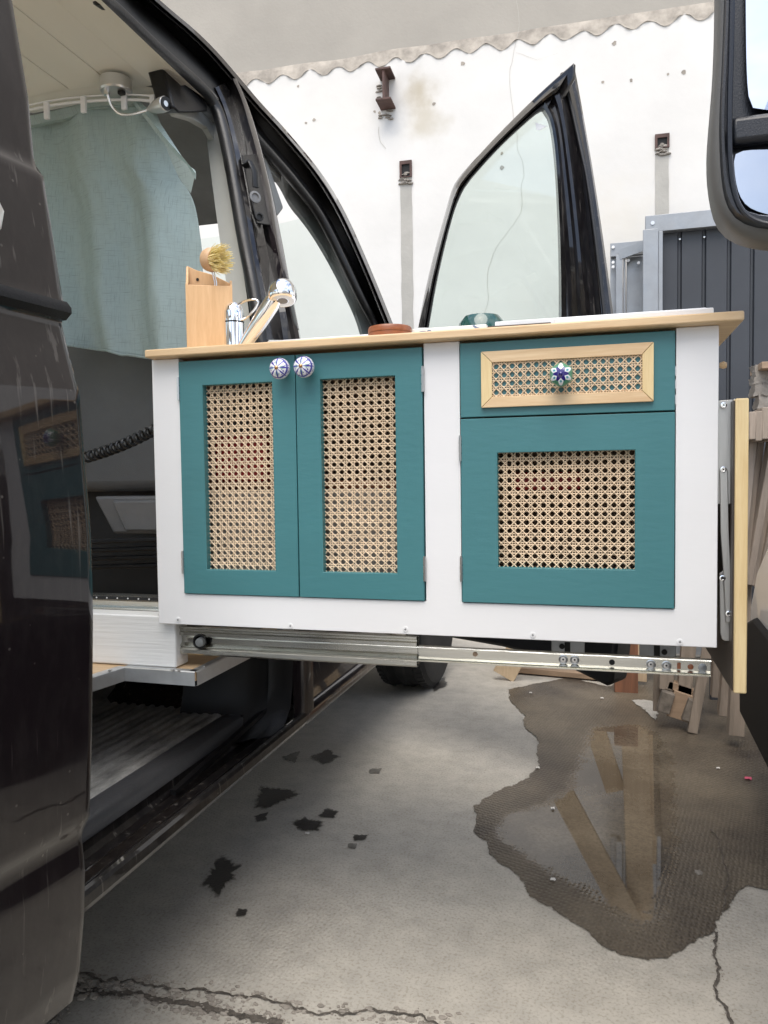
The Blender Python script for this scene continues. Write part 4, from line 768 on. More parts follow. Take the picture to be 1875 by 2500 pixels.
MB().prism(gl, DN * .004).build('window_pane', M['glass'], fdoor)
bd = [aD(x, y, .0) for x, y in ((1010, 860), (1500, 850), (1505, 1570), (1493, 1672), (1478, 1676), (1388, 1632), (1300, 1600), (1223, 1580), (1088, 1556), (1005, 1540))]
MB().prism(bd, DN * .10).build('door_card', M['blackplastic'], fdoor, bevel=.012)
tm = [aD(x, y, -.004) for x, y in ((1310, 300), (1333, 310), (1322, 322), (1309, 316))]
MB().prism([aD(x, y, .026) for x, y in ((1307, 299), (1334, 308), (1317, 318), (1309, 316))], DN * .001).build('window_sticker', M['white'], fdoor)
# far exterior mirror of the van, green-tinted glimpse behind the pane
q = MB(); c = aY(1176, 795, 3.0); q.lathe([(.02, -.02), (.09, -.02), (.105, -.005), (.10, .012), (.07, .022), (.01, .025)], c, (0, 0, 1), 32)
# -- cab seat back seen below the curtain
seat = thing_part('front_seat', van, (-1.3, 1.9, .8))
q = MB(); q.box(-1.75, -1.0, 1.86, 1.95, .92, 1.42); q.build('backrest', M['seat'], seat, bevel=.03)
q = MB(); a, b2 = aY(228, 1212, 1.84), aY(400, 1305, 1.84); q.prism([(a.x, 1.84, a.z), (b2.x + .1, 1.84, a.z), (b2.x + .1, 1.86, b2.z), (a.x + .045, 1.86, b2.z)], (0, .06, 0)); q.build('seat_base', M['seatpanel'], seat, bevel=.008)
q = MB(); a, b2 = aY(273, 1222, 1.835), aY(420, 1298, 1.835); q.prism([(a.x, 1.832, a.z), (b2.x + .1, 1.832, a.z), (b2.x + .1, 1.845, b2.z), (a.x + .03, 1.845, b2.z)], (0, .02, 0)); q.build('seat_pocket', M['seatpanel'], seat, bevel=.006)
q = MB()
for k in range(4): q.bar((-1.45, 1.80 + .02 * k, .78 - .025 * k), (-.98, 1.80 + .02 * k, .80 - .025 * k), .02, .012)
q.build('seat_runner', M['blackplastic'], seat, bevel=.003)
q = MB(); q.box(-2.2, -.95, 2.0, 2.04, .6, .95); q.build('cab_bulkhead', M['matte_black'], van)
q = MB(); q.loft([[Vector((x, 1.99, z)) for z in (.9, 1.2, 1.6, 1.95)] for x in (-2.2, -1.75)]); q.build('cab_liner', M['headliner'], van)
# coil cable
cab = MB(); a, b2 = aY(205, 1118, 1.55), aY(385, 1045, 1.55); pts = []
turns = 13
for k in range(turns * 14 + 1):
    t = k / (turns * 14); p = a.lerp(b2, t) + Vector((0, 0, -.006 * math.sin(math.pi * t))); an = t * turns * 2 * math.pi; pts.append(p + Vector((.003 * math.cos(an), .011 * math.cos(an), .011 * math.sin(an))))
cab.tube(pts, .0038, 8); tag(cab.build('coiled_cable', M['cord']), 'black coiled cable stretched across the dark seat back inside the van', 'cable')
# ================================================================== CURTAIN + RAIL + LAMP
CY = 1.72
cur = thing('curtain', 'sage green linen curtain hanging behind the cab with one corner folded back', 'curtain', (-1.2, CY, 1.3))
topc = [(30, 300), (70, 291), (150, 276), (205, 262), (240, 256), (320, 244), (370, 250)]
nU, nV = 90, 70; rows = []
left_top = aY(30, 300, CY)
rightedge = smoothc([aY(x, y, CY) for x, y in ((372, 262), (402, 340), (422, 425), (462, 470), (478, 545), (488, 620), (492, 760), (494, 890))], nV)
leftedge = smoothc([aY(x, y, CY) for x, y in ((20, 305), (60, 500), (90, 700), (130, 845))], nV)
botpx = smoothc([aY(x, y, CY) for x, y in ((130, 845), (200, 847), (260, 855), (300, 866), (312, 871), (322, 868), (400, 880), (494, 890))], nU)
toppx = smoothc([aY(x, y, CY) for x, y in ((20, 305), (80, 296), (150, 283), (200, 268), (260, 262), (372, 262))], nU)
for j in range(nV):
    v_ = j / (nV - 1); row = []
    for i in range(nU):
        u_ = i / (nU - 1)
        p = (1 - v_) * toppx[i] + v_ * botpx[i] + (1 - u_) * leftedge[j] + u_ * rightedge[j] - ((1 - u_) * (1 - v_) * toppx[0] + u_ * (1 - v_) * toppx[-1] + (1 - u_) * v_ * botpx[0] + u_ * v_ * botpx[-1])
        fold = .026 * math.sin(u_ * 17 + 1.3 * math.sin(v_ * 2.2) + 2.2) * (.45 + .55 * v_) + .014 * math.sin(u_ * 7.1 - .8 * v_) + .010 * noise.noise(Vector((u_ * 7, v_ * 3, 1))) + .004 * noise.noise(Vector((u_ * 18, v_ * 9, 4)))
        row.append(p + Vector((0, fold - .02 * v_, 0)))
    rows.append(row)
q = MB(); q.loft(rows); o = q.build('cloth', M['linen'], cur, smooth=80); so_ = o.modifiers.new('s', 'SOLIDIFY'); so_.thickness = .0012
q = MB(); hem = [p + Vector((0, -.003 + r2_.y - p.y, .0)) for p, r2_ in zip(rows[-1], rows[-1])]; q.tube(rows[-1], .0035, 6); q.build('hem', M['linen'], cur)
# heading: loose rolled top band
hA = smoothc([aY(x, y, CY - .012) for x, y in ((20, 297), (70, 288), (130, 276), (190, 260), (250, 250), (325, 246), (372, 252))], 50)
hB = smoothc([aY(x, y, CY - .022) for x, y in ((20, 315), (76, 308), (120, 297), (160, 290), (200, 274), (220, 264), (330, 258))], 50)
hM = [a.lerp(b2, .5) + Vector((0, -.014, .004)) for a, b2 in zip(hA, hB)]
q = MB(); q.loft([hA, [a.lerp(m_, .5) + Vector((0, -.008, 0)) for a, m_ in zip(hA, hM)], hM, [a.lerp(m_, .4) + Vector((0, .006, 0)) for a, m_ in zip(hB, hM)], hB, [p + Vector((0, .018, .004)) for p in hB]]); q.build('heading', M['linen'], cur, smooth=80)
# corner flap folded towards the viewer
fl = [[aY(x, y, CY - d) for x, y, d in r_] for r_ in (
    [(318, 245, .02), (355, 290, .05), (400, 350, .06), (440, 390, .06), (476, 415, .05)],
    [(326, 242, .03), (365, 290, .07), (410, 345, .08), (448, 385, .08), (479, 425, .07)],
    [(340, 246, .02), (385, 290, .055), (420, 345, .06), (450, 390, .06), (478, 440, .05)],
    [(345, 250, .0), (378, 320, .02), (415, 390, .03), (440, 430, .035), (468, 470, .04)])]
q = MB(); q.loft([smoothc(r_, 20) for r_ in [fl[0], fl[1], fl[2]]]); q.build('folded_flap', M['linen'], cur, smooth=80)
q = MB(); q.loft([smoothc([aY(x, y, CY - .045) for x, y in ((372, 290), (410, 350), (448, 392), (478, 418))], 12), smoothc([aY(x, y, CY - .03) for x, y in ((395, 330), (420, 400), (440, 440), (466, 472))], 12)]); q.build('folded_flap', M['linen'], cur, smooth=80)
crail = thing('curtain_rail', 'white curtain rail with small brackets curving under the van ceiling', 'curtain rail', (-1.3, 1.7, 1.9))
rl = smoothc([aY(x, y, CY - .05) for x, y in ((20, 282), (66, 270), (120, 258), (190, 249), (260, 244), (330, 243), (385, 248), (420, 256))], 40)
MB().tube(rl, .0035, 6).build('rail_bar', M['white'], crail); MB().tube([p + Vector((0, .0, .012)) for p in rl], .0022, 6).build('rail_bar', M['white'], crail)
for x, y in ((114, 262), (204, 246), (303, 238), (373, 243)):
    p = aY(x, y + 5, CY - .056); MB().box(p.x - .007, p.x + .007, p.y - .004, p.y + .004, p.z - .024, p.z + .016).build('bracket', M['white'], crail, bevel=.0015)
# reading lamp
lb = aZ(283, 197, CZ - .01); lamp = thing('reading_lamp', 'silver reading lamp on a flexible gooseneck under the van ceiling', 'lamp', lb)
lc = Vector((lb.x, lb.y, CZ - .009))
MB().lathe([(.038, .0), (.038, -.026), (.035, -.030), (.001, -.030)], lc, (0, 0, 1), 40).build('lamp_base', M['silver'], lamp)
g0 = Vector((lb.x - .012, lb.y - .02, CZ - .04)); Yl = g0.y
gp = [g0, aY(262, 205, Yl), aY(262, 232, Yl), aY(272, 260, Yl), aY(290, 279, Yl), aY(315, 282, Yl), aY(345, 274, Yl), aY(362, 268, Yl)]
gs = smoothc(gp, 120, 3); MB().tube(gs, [.0031 + .0006 * (i % 2) for i in range(120)], 10).build('gooseneck', M['chrome'], lamp)
MB().tube([g0 + Vector((0, 0, .012)), g0 + Vector((0, 0, -.012))], .0075, 12).build('gooseneck_socket', M['chrome'], lamp)
hA_, hB_ = aY(362, 268, Yl), aY(413, 250, Yl - .03); ax = (hB_ - hA_).normalized()
MB().lathe([(.005, 0), (.009, .012), (.014, .03), (.0165, .05), (.0165, .066), (.0145, .068)], hA_, ax, 28).build('lamp_head', M['silver'], lamp)
MB().lathe([(.0150, .0), (.0150, .003), (.007, .0035), (.006, .001), (.001, .001)], hA_ + ax * .066, ax, 28).build('lamp_lens', M['matte_black'], lamp)
swp = lc + Vector((.018, -.005, -.034)); MB().box(swp.x - .008, swp.x + .008, swp.y - .006, swp.y + .006, swp.z - .005, swp.z + .004).build('switch', M['matte_black'], lamp, bevel=.002)
# ================================================================== SLIDE PLATFORM INSIDE THE VAN
plat = thing('slide_platform', 'plywood platform edged with aluminium angle carrying the white beam', 'platform', (-1.2, 1.4, .55))
PZ = .598
pA, pB, pC = aZ(303, 1627, PZ), aZ(477, 1639, PZ), aZ(150, 1675, PZ)
poly = [(pC.x, pC.y), (pA.x, pA.y), (pB.x, pB.y), (pB.x, 1.95), (-2.1, 1.95), (-2.1, pC.y)]
q = MB(); q.prism([Vector((x, y, PZ - .018)) for x, y in poly], (0, 0, .0165)); q.build('board', M['ply'], plat)
def angle_(a, b_):
    a, b_ = Vector((*a, PZ)), Vector((*b_, PZ)); d = (b_ - a).normalized(); n_ = Vector((d.y, -d.x, 0)); q = MB()
    q.loft([[a - n_ * .013, b_ - n_ * .013], [a + n_ * .001, b_ + n_ * .001], [a + n_ * .003 + Vector((0, 0, -.002)), b_ + n_ * .003 + Vector((0, 0, -.002))], [a + n_ * .003 + Vector((0, 0, -.027)), b_ + n_ * .003 + Vector((0, 0, -.027))], [a + Vector((0, 0, -.027)), b_ + Vector((0, 0, -.027))]]); q.build('aluminium_edge', M['alu'], plat, smooth=30)
angle_(poly[0], poly[1]); angle_(poly[1], poly[2]); angle_(poly[2], poly[3])
for x, y in ((268, 1637), (421, 1636), (500, 1627), (436, 1640)):
    MB().lathe([(.0035, 0), (.0035, .0015), (.001, .0025)], aZ(x, y, PZ + .001), (0, 0, 1), 10).build('screw', M['screw'], plat)
BYf = 1.265
ba = aY(430, 1620, BYf); bz0 = PZ; bz1 = aY(430, 1521, BYf).z
beamw = MB().box(-1.9, ba.x, BYf, BYf + .045, bz0, bz1 + .012).build('wooden_beam', M['whitewood'], bevel=.003); tag(beamw, 'whitewashed wooden beam standing on the platform under the kitchen unit', 'beam')
# ================================================================== TELESCOPIC RAILS
KY = 1.25
rail = thing('telescopic_rail', 'heavy zinc telescopic rail pulled out under the kitchen unit', 'rail', (-.3, 1.29, .65))
RY = 1.283
def rz(px, py, y=RY): return aY(px, py, y)
a, b2 = rz(436, 1529), rz(437, 1599); c_, d_ = rz(1018, 1554), rz(1018, 1626); zt, zb = (a.z + c_.z) / 2, (b2.z + d_.z) / 2; xo0, xo1 = a.x, c_.x
hgt = zt - zb
pf = [(0, .012), (0, .0), (.06, 0), (.10, .003), (.16, .003), (.20, 0), (.30, .0), (.33, .006), (.40, .008), (.58, .008), (.64, .004), (.68, .0), (.72, .004), (.80, .0), (.94, .0), (1.0, .004), (1.0, .014)]
q = MB(); q.loft([[Vector((x, RY - .004 + dyy, zt - hgt * t)) for x in (xo0, -.5, xo1)] for t, dyy in pf]); q.build('outer_rail', M['zinc'], rail, smooth=25)
q = MB(); q.box(xo0, xo1, RY + .012, RY + .016, zb + .002, zt - .002); q.build('rail_back', M['zinc'], rail)
for k in range(2): MB().tube([(xo0 - .002, RY - .004, zt + .004), (xo0 - .004, RY - .008, (zt + zb) / 2), (xo0 - .002, RY - .004, zb - .002)], .0018, 6).build('end_wire', M['blackplastic'], rail) if k == 0 else None
hc_ = rz(488, 1566, RY - .006); MB().lathe([(.014, 0), (.014, .002), (.011, .0025), (.010, .0)], hc_, (0, -1, 0), 24).build('rail_hole', M['darkhole'], rail)
MB().lathe([(.009, 0), (.008, .010), (.003, .012)], hc_ + Vector((.004, 0, 0)), (0, -1, 0), 20).build('rail_stud', M['greytrim'], rail)
a, b2 = rz(1018, 1576), rz(1736, 1613); e_, f_ = rz(1018, 1611), rz(1736, 1657); z1_, z0_ = (a.z + b2.z) / 2, (e_.z + f_.z) / 2; xi1 = b2.x; hh = z1_ - z0_
q = MB(); q.loft([[Vector((x, RY + dyy, z1_ - hh * t)) for x in (xo1 - .3, 0, xi1)] for t, dyy in ((0, .01), (0, -.002), (.07, -.003), (.10, .003), (.13, .006), (.72, .006), (.76, .003), (.80, -.002), (.86, .001), (.9, -.003), (.97, -.003), (1.0, .0), (1, .012))]); q.build('inner_rail', M['zinc'], rail, smooth=25)
def rdisc(px, py, r_, mt, nm_, h=.0015):
    MB().lathe([(r_, -.001), (r_, h), (r_ * .75, h + .0004)], rz(px, py, RY + .0055), (0, -1, 0), 20).build(nm_, M[mt], rail)
def rscrew(px, py):
    MB().lathe([(.0075, -.001), (.0075, .001), (.0062, .0014), (.0058, .0006), (.0045, .002), (.002, .0022)], rz(px, py, RY + .0055), (0, -1, 0), 24).build('rail_screw', M['screw'], rail); MB().lathe([(.0016, 0), (.0016, .0004)], rz(px, py, RY + .003), (0, -1, 0), 8).build('screw_recess', M['darkhole'], rail)
for px, py in ((1375, 1610), (1403, 1611), (1589, 1622), (1627, 1625)): rscrew(px, py)
rdisc(1160, 1597, .0042, 'palletX', 'rail_hole', .0004); rdisc(1494, 1617, .0045, 'darkhole', 'rail_hole', .0004); rdisc(1686, 1628, .0045, 'coaster', 'rail_hole', .0004); rdisc(1715, 1630, .0065, 'galv', 'rail_hole', .0004)
MB().prism([rz(1653, 1618, RY + .0054), rz(1662, 1618, RY + .0054), rz(1662, 1633, RY + .0054), rz(1653, 1633, RY + .0054)], (0, -.001, 0)).build('rail_slot', M['coaster'], rail, bevel=.002)
# second rail inside the van
rail2 = thing('telescopic_rail', 'second zinc rail with a perforated lip lying on the beam inside the van', 'rail', (-1.1, 1.33, .7))
RY2 = 1.325
zA = aY(300, 1453, RY2).z; zB = aY(300, 1516, RY2).z; h2 = zA - zB; xr = -.74
q = MB(); q.loft([[Vector((x, RY2 + dyy, zA - h2 * t)) for x in (-1.9, xr)] for t, dyy in ((0, .02), (.04, .0), (.20, .0), (.22, -.002), (.26, .01), (.45, .01), (.48, -.004), (.54, -.006), (.56, .004), (.64, .004), (.68, -.010), (.78, -.010), (.80, .0), (.97, 0), (1, -.008))]); q.build('rail_profile', M['zinc'], rail2, smooth=25)
MB().box(-1.9, xr, RY2 - .003, RY2 - .001, zA - h2 * .18, zA - h2 * .05).build('perforated_lip', M['matte_black'], rail2)
for k in range(14): MB().lathe([(.0015, 0), (.0015, .001)], (xr - .02 - k * .024, RY2 - .0035, zA - h2 * .11), (0, -1, 0), 8).build('perforation', M['white'], rail2)
# brackets hanging below the cabinet at the right
for (xa, xb, holes, mt) in ((1346, 1428, [(1372, 1578)], 'galv'), (1561, 1650, [(1622, 1592)], 'galv')):
    a, b2 = aY(xa, 1566, 1.42), aY(xb, 1600, 1.42)
    br = thing_part('rail_bracket', rail, (a.x, 1.42, a.z)); MB().box(a.x, b2.x, 1.42, 1.424, b2.z - .01, .72).build('bracket_plate', M['galv'], br, bevel=.001)
    for hx, hy in holes: MB().lathe([(.005, 0), (.005, .001)], aY(hx, hy, 1.4195), (0, -1, 0), 14).build('bolt_hole', M['darkhole'], br)
    cxx = (a.x + b2.x) / 2; MB().box(cxx - .006, cxx + .004, 1.4185, 1.4198, b2.z - .01, a.z + .0).build('bracket_slot', M['darkhole'], br)
# ================================================================== KITCHEN UNIT
X0, X1, Z0, Z1 = -.791, .170, .684, 1.170; DEP = .42
kit = thing('kitchen_unit', 'white slide out kitchen cabinet with teal doors and rattan cane panels', 'cabinet', (-.31, 1.25, .68))
def kbox(name, x0, x1, z0, z1, y0=KY, y1=KY + .018, mt='white', bevel=.0012): return MB().box(x0, x1, y0, y1, z0, z1).build(name, M[mt], kit, bevel=bevel, origin=((x0 + x1) / 2, y0, (z0 + z1) / 2))
MB().prism([Vector((x, KY, z)) for x, z in ((X0, Z0), (X1, Z0), (X1, Z1), (.11, Z1), (.11, .741), (-.2215, .741), (-.2215, Z1), (-.2815, Z1), (-.2815, .741), (-.7355, .741), (-.7355, Z1), (X0, Z1))], (0, .018, 0)).build('face_frame', M['white'], kit, bevel=.0012)
kbox('side_panel', X0, X0 + .015, Z0, Z1, KY + .0185, KY + DEP); kbox('side_panel', X1 - .015, X1, Z0, Z1, KY + .0185, KY + DEP); kbox('divider', -.255, -.240, Z0 + .02, Z1, KY + .0185, KY + DEP - .01)
kbox('bottom_panel', X0 + .0152, X1 - .0152, Z0 + .004, Z0 + .018, KY + .0185, KY + DEP - .01); kbox('back_panel', X0 + .0155, X1 - .0155, Z0 + .0185, Z1, KY + DEP - .009, KY + DEP, 'palletX')
kbox('shelf', X0 + .0155, -.256, .93, .945, KY + .09, KY + DEP - .01, 'coaster')
kbox('cabinet_lining', X0 + .016, -.256, Z0 + .0185, Z0 + .03, KY + .03, KY + DEP - .01, 'coaster')
# worktop
wl, wr = aY(352, 856, 1.225), aY(1818, 755, 1.225); wzt = (wl.z + wr.z) / 2
MB().box(wl.x, wr.x, 1.225, 1.70, Z1 + .0005, wzt).build('worktop', M['pine'], kit, bevel=.0025)
print('worktop', wl, wr, wzt)
# screws in the bottom rail
for px, py in ((435, 1513), (709, 1528), (990, 1536), (1301, 1550), (1660, 1567)):
    c = aY(px, py, KY - .0002); MB().lathe([(.0048, 0), (.0048, .0008), (.0035, .0012), (.001, .0006)], c, (0, -1, 0), 18).build('screw', M['white'], kit)
    MB().bar(c + Vector((-.002, -.0014, 0)), c + Vector((.002, -.0014, 0)), .0007, .0005).bar(c + Vector((0, -.0014, -.002)), c + Vector((0, -.0014, .002)), .0007, .0005).build('screw_cross', M['darkhole'], kit)
# cane webbing: pairs of uprights and levels, crossed diagonals, octagonal holes left between
def cane(name, x0, x1, z0, z1, y, parent, p=.01325, seed=0):
    q = MB(); rd = random.Random(seed); w_ = .00185; ncol = int(round((x1 - x0) / p)); nrow = int(round((z1 - z0) / p)); px_ = (x1 - x0) / ncol; pz_ = (z1 - z0) / nrow
    def strand(a, b_, w_, t_, dy, wig=.0006, n=None):
        a = Vector(a); b_ = Vector(b_); Ln = (b_ - a).length; n = n or max(2, int(Ln / (p * .5)) + 1); d = (b_ - a) / Ln; sx = Vector((-d.z, 0, d.x)); L1 = []; L2 = []; T = []; ph_ = rd.random() * 6
        drift = rd.uniform(-.0003, .0003)
        for i in range(n):
            t = i / (n - 1); c = a.lerp(b_, t) + Vector((0, dy + wig * (1 if i % 2 else -1), 0)) + sx * (.0003 * math.sin(t * 9 + ph_) + drift)
            L1.append(c + sx * w_ / 2 + Vector((0, t_ * .6, 0))); T.append(c - Vector((0, t_ * .5, 0))); L2.append(c - sx * w_ / 2 + Vector((0, t_ * .6, 0)))
        q.loft([L1, T, L2])
    o_ = p * .150
    for i in range(ncol + 1):
        for s_ in (-1, 1):
            x = x0 + i * px_ + s_ * o_
            if x0 <= x <= x1: strand((x, y, z0), (x, y, z1), w_, .001, 0)
    for j in range(nrow + 1):
        for s_ in (-1, 1):
            z = z0 + j * pz_ + s_ * o_
            if z0 <= z <= z1: strand((x0, y, z), (x1, y, z), w_, .001, -.0002)
    W_, H_ = x1 - x0, z1 - z0; sl_ = pz_ / px_
    for k in range(-nrow - 1, ncol + nrow + 2):
        for s_ in (-1, 1):      # the crossed diagonals run half a cell off the crossings, which leaves eight-sided holes
            c0 = (k + .5) * px_
            if s_ > 0: xa, xb = max(0, c0), min(W_, c0 + H_ / sl_); f_ = lambda x: (x - c0) * sl_
            else: xa, xb = max(0, c0 - H_ / sl_), min(W_, c0); f_ = lambda x: (c0 - x) * sl_
            if xb - xa > px_ * .4: strand((x0 + xa, y, z0 + f_(xa)), (x0 + xb, y, z0 + f_(xb)), w_ * 1.05, .0012, -.0012, .0004)
    o = q.build(name, M['cane'], parent, smooth=40, kind='stuff'); return o

def teal_door(name, x0, x1, z0, z1, ax0, ax1, az0, az1, seed, label=None):
    fr_ = MB().ring([(x0, KY - .004, z0), (x1, KY - .004, z0), (x1, KY - .004, z1), (x0, KY - .004, z1)], [(ax0, KY - .004, az0), (ax1, KY - .004, az0), (ax1, KY - .004, az1), (ax0, KY - .004, az1)], (0, .018, 0)).build(name, M['teal'], kit, bevel=.001)
    if label: fr_['label'] = label
    fr_c = cane('cane_webbing', ax0 - .003, ax1 + .003, az0 - .003, az1 + .003, KY + .011, fr_, seed=seed)
    return fr_
d1 = teal_door('cabinet_door', -.7340, -.5085, .7425, 1.1635, -.6865, -.5520, .787, 1.119, 1, 'left teal door')
d2 = teal_door('cabinet_door', -.5070, -.2835, .7425, 1.1635, -.4625, -.3300, .787, 1.119, 2, 'right teal door of the pair')
d3 = teal_door('cabinet_door', -.2200, .1085, .7425, 1.0430, -.1605, .0510, .801, .987, 3, 'single teal door below the drawer')
# drawer front with pine-framed cane
dw = MB().box(-.2200, .1085, KY - .004, KY + .014, 1.0455, 1.1655).build('drawer_front', M['teal'], kit, bevel=.001)
c = [(-.185, 1.0595), (.0775, 1.0595), (.0775, 1.149), (-.185, 1.149)]; ci = [(-.1675, 1.0765), (.061, 1.0765), (.061, 1.131), (-.1675, 1.131)]
for i in range(4):
    j = (i + 1) % 4; mid = lambda a, b_, s_: (a[0] + (b_[0] - a[0]) * s_, a[1] + (b_[1] - a[1]) * s_)
    e1 = mid(c[i], c[j], .002); e2 = mid(c[j], c[i], .002); f1 = mid(ci[i], ci[j], .002); f2 = mid(ci[j], ci[i], .002)
    MB().prism([Vector((x, KY - .0045, z)) for x, z in (e1, e2, f2, f1)], (0, -.006, 0)).build('frame_moulding', M['pine'] if i % 2 == 0 else M['pineZ'], dw, bevel=.0008)
cane('cane_webbing', -.1675, .061, 1.0765, 1.131, KY - .0065, dw, p=.01265, seed=4)
# hinges
for x, z, w_ in ((-.2825, aY(1032, 926, KY).z, 1), (-.2825, aY(1036, 1388, KY).z, 1), (-.7348, aY(438, 950, KY).z, 1), (-.7348, aY(450, 1372, KY).z, 1), (-.2208, aY(1121, 1095, KY).z, 1), (-.2208, aY(1124, 1388, KY).z, 1)):
    h_ = MB(); h_.tube([(x, KY - .0045, z - .021), (x, KY - .0045, z + .021)], .0021, 8)
    for k in range(3): h_.tube([(x, KY - .0045, z - .0205 + k * .014), (x, KY - .0045, z - .0095 + k * .014)], .0026, 8)
    h_.build('hinge', M['screw'], kit)
for z in (1.105, 1.085, 1.062): MB().box(.1088, .1096, KY - .001, KY + .003, z - .007, z + .007).build('drawer_catch', M['screw'], kit)
# ---- painted ceramic knobs
def knobmat(name, petals, drawer=False):
    m = mat(name, (.8, .8, .82), .12, coat=.8); L = m.node_tree.links; b = m.node_tree.nodes['Principled BSDF']
    t = add(m, 'ShaderNodeTexCoord'); s = add(m, 'ShaderNodeSeparateXYZ'); L.new(t.outputs['Object'], s.inputs[0])
    at = add(m, 'ShaderNodeMath', operation='ARCTAN2'); L.new(s.outputs['X'], at.inputs[0]); L.new(s.outputs['Z'], at.inputs[1])
    x2 = add(m, 'ShaderNodeMath', operation='MULTIPLY'); L.new(s.outputs['X'], x2.inputs[0]); L.new(s.outputs['X'], x2.inputs[1])
    z2 = add(m, 'ShaderNodeMath', operation='MULTIPLY_ADD'); L.new(s.outputs['Z'], z2.inputs[0]); L.new(s.outputs['Z'], z2.inputs[1]); L.new(x2.outputs[0], z2.inputs[2])
    rr = add(m, 'ShaderNodeMath', operation='SQRT'); L.new(z2.outputs[0], rr.inputs[0]); rn = add(m, 'ShaderNodeMath', operation='MULTIPLY'); L.new(rr.outputs[0], rn.inputs[0]); rn.inputs[1].default_value = 1 / .018
    an = add(m, 'ShaderNodeMath', operation='MULTIPLY'); L.new(at.outputs[0], an.inputs[0]); an.inputs[1].default_value = petals; cs_ = add(m, 'ShaderNodeMath', operation='COSINE'); L.new(an.outputs[0], cs_.inputs[0])
    an2 = add(m, 'ShaderNodeMath', operation='MULTIPLY'); L.new(at.outputs[0], an2.inputs[0]); an2.inputs[1].default_value = petals / 2; cs2 = add(m, 'ShaderNodeMath', operation='COSINE'); L.new(an2.outputs[0], cs2.inputs[0])
    def lt(a, v_, w_=.02):   # 1 where a<v
        r_ = add(m, 'ShaderNodeMapRange'); r_.inputs[1].default_value = v_ - w_; r_.inputs[2].default_value = v_ + w_; r_.inputs[3].default_value = 1; r_.inputs[4].default_value = 0; L.new(a, r_.inputs[0]); return r_.outputs[0]
    def comb(base, k, off): q = add(m, 'ShaderNodeMath', operation='MULTIPLY_ADD'); L.new(base, q.inputs[0]); q.inputs[1].default_value = k; q.inputs[2].default_value = off; return q.outputs[0]
    def sub(a, b_): q = add(m, 'ShaderNodeMath', operation='SUBTRACT'); L.new(a, q.inputs[0]); L.new(b_, q.inputs[1]); return q.outputs[0]
    def mul(a, b_): q = add(m, 'ShaderNodeMath', operation='MULTIPLY'); L.new(a, q.inputs[0]); L.new(b_, q.inputs[1]); return q.outputs[0]
    def mixc(f, a, col):
        q = add(m, 'ShaderNodeMix', data_type='RGBA'); L.new(f, q.inputs[0])
        if isinstance(a, tuple): q.inputs[6].default_value = (*a, 1)
        else: L.new(a, q.inputs[6])
        q.inputs[7].default_value = (*col, 1); return q.outputs[2]
    absn = add(m, 'ShaderNodeMath', operation='ABSOLUTE')
    if drawer:
        col = mixc(lt(rn.outputs[0], .80), (.05, .16, .10), (.75, .80, .80))
        # white petals outlined green, blue star in the middle
        pet = sub(rn.outputs[0], comb(cs_.outputs[0], .22, .74)); col = mixc(mul(lt(comb(pet, 1, 0), .0), lt(comb(rn.outputs[0], -1, 0), -.3)), (.10, .28, .17), (.80, .82, .84))
        pet2 = sub(comb(rn.outputs[0], 1, -.62), comb(cs_.outputs[0], .0, .0)); L.new(pet2, absn.inputs[0])
        inner = sub(absn.outputs[0], comb(cs_.outputs[0], .22, -.10)); col = mixc(lt(inner, 0), col, (.10, .32, .38))
        star = sub(rn.outputs[0], comb(cs_.outputs[0], -.14, .52)); col = mixc(lt(star, 0), col, (.025, .012, .16))
    else:
        L.new(comb(rn.outputs[0], 1, -.50), absn.inputs[0])
        L8 = sub(absn.outputs[0], comb(cs_.outputs[0], .9, -.42)); col = mixc(lt(L8, 0), (.80, .80, .84), (.035, .03, .30))
        gsh = sub(absn.outputs[0], comb(cs2.outputs[0], .9, -.42)); g2 = mul(lt(gsh, 0), lt(cs_.outputs[0], .35)); col = mixc(g2, col, (.10, .34, .15))
        n = add(m, 'ShaderNodeTexVoronoi'); n.inputs['Scale'].default_value = 330; L.new(t.outputs['Object'], n.inputs[0])
        dots = mul(lt(n.outputs['Distance'], .34, .04), lt(comb(rn.outputs[0], -1, 0), -.5)); col = mixc(dots, col, (.05, .04, .30))
    if not drawer:
        ab2 = add(m, 'ShaderNodeMath', operation='ABSOLUTE'); L.new(comb(rn.outputs[0], 1, -.90), ab2.inputs[0]); col = mixc(lt(ab2.outputs[0], .05), col, (.06, .06, .32))
    L.new(col, b.inputs['Base Color']); return m
M['knob'] = knobmat('painted_ceramic', 8); M['knob2'] = knobmat('painted_ceramic_star', 6, True)
M['cobalt'] = mat('cobalt_glaze', (.025, .012, .16), .12, coat=.8)
M['brass'] = mat('brass_screw', (.55, .30, .14), .3, metal=1)
def knob(px, py, parent, mt, lobes, lab):
    R_ = .0182; yc = KY - .004 - .026; c = aY(px, py, yc)
    prof = [(.006, -.022), (.007, -.012)] + [(R_ * math.cos(a) ** .9 if math.cos(a) > 0 else 0.0, R_ * .80 * math.sin(a)) for a in [(-60 + k * 150 / 14) * math.pi / 180 for k in range(14)]] + [(.002, R_ * .80)]
    q = MB(); q.lathe(prof, c, (0, -1, 0), 72, lobes=lobes, la=.035 if lobes else 0)
    o = q.build('knob', M[mt], parent, smooth=60, origin=c); o['label'] = lab
    MB().lathe([(.0032, 0), (.0032, .0012), (.002, .0025), (.0005, .003)], c + Vector((0, -R_ * .80, 0)), (0, -1, 0), 16).build('knob_screw' if not lobes else 'knob_centre', M['brass'] if not lobes else M['cobalt'], parent)
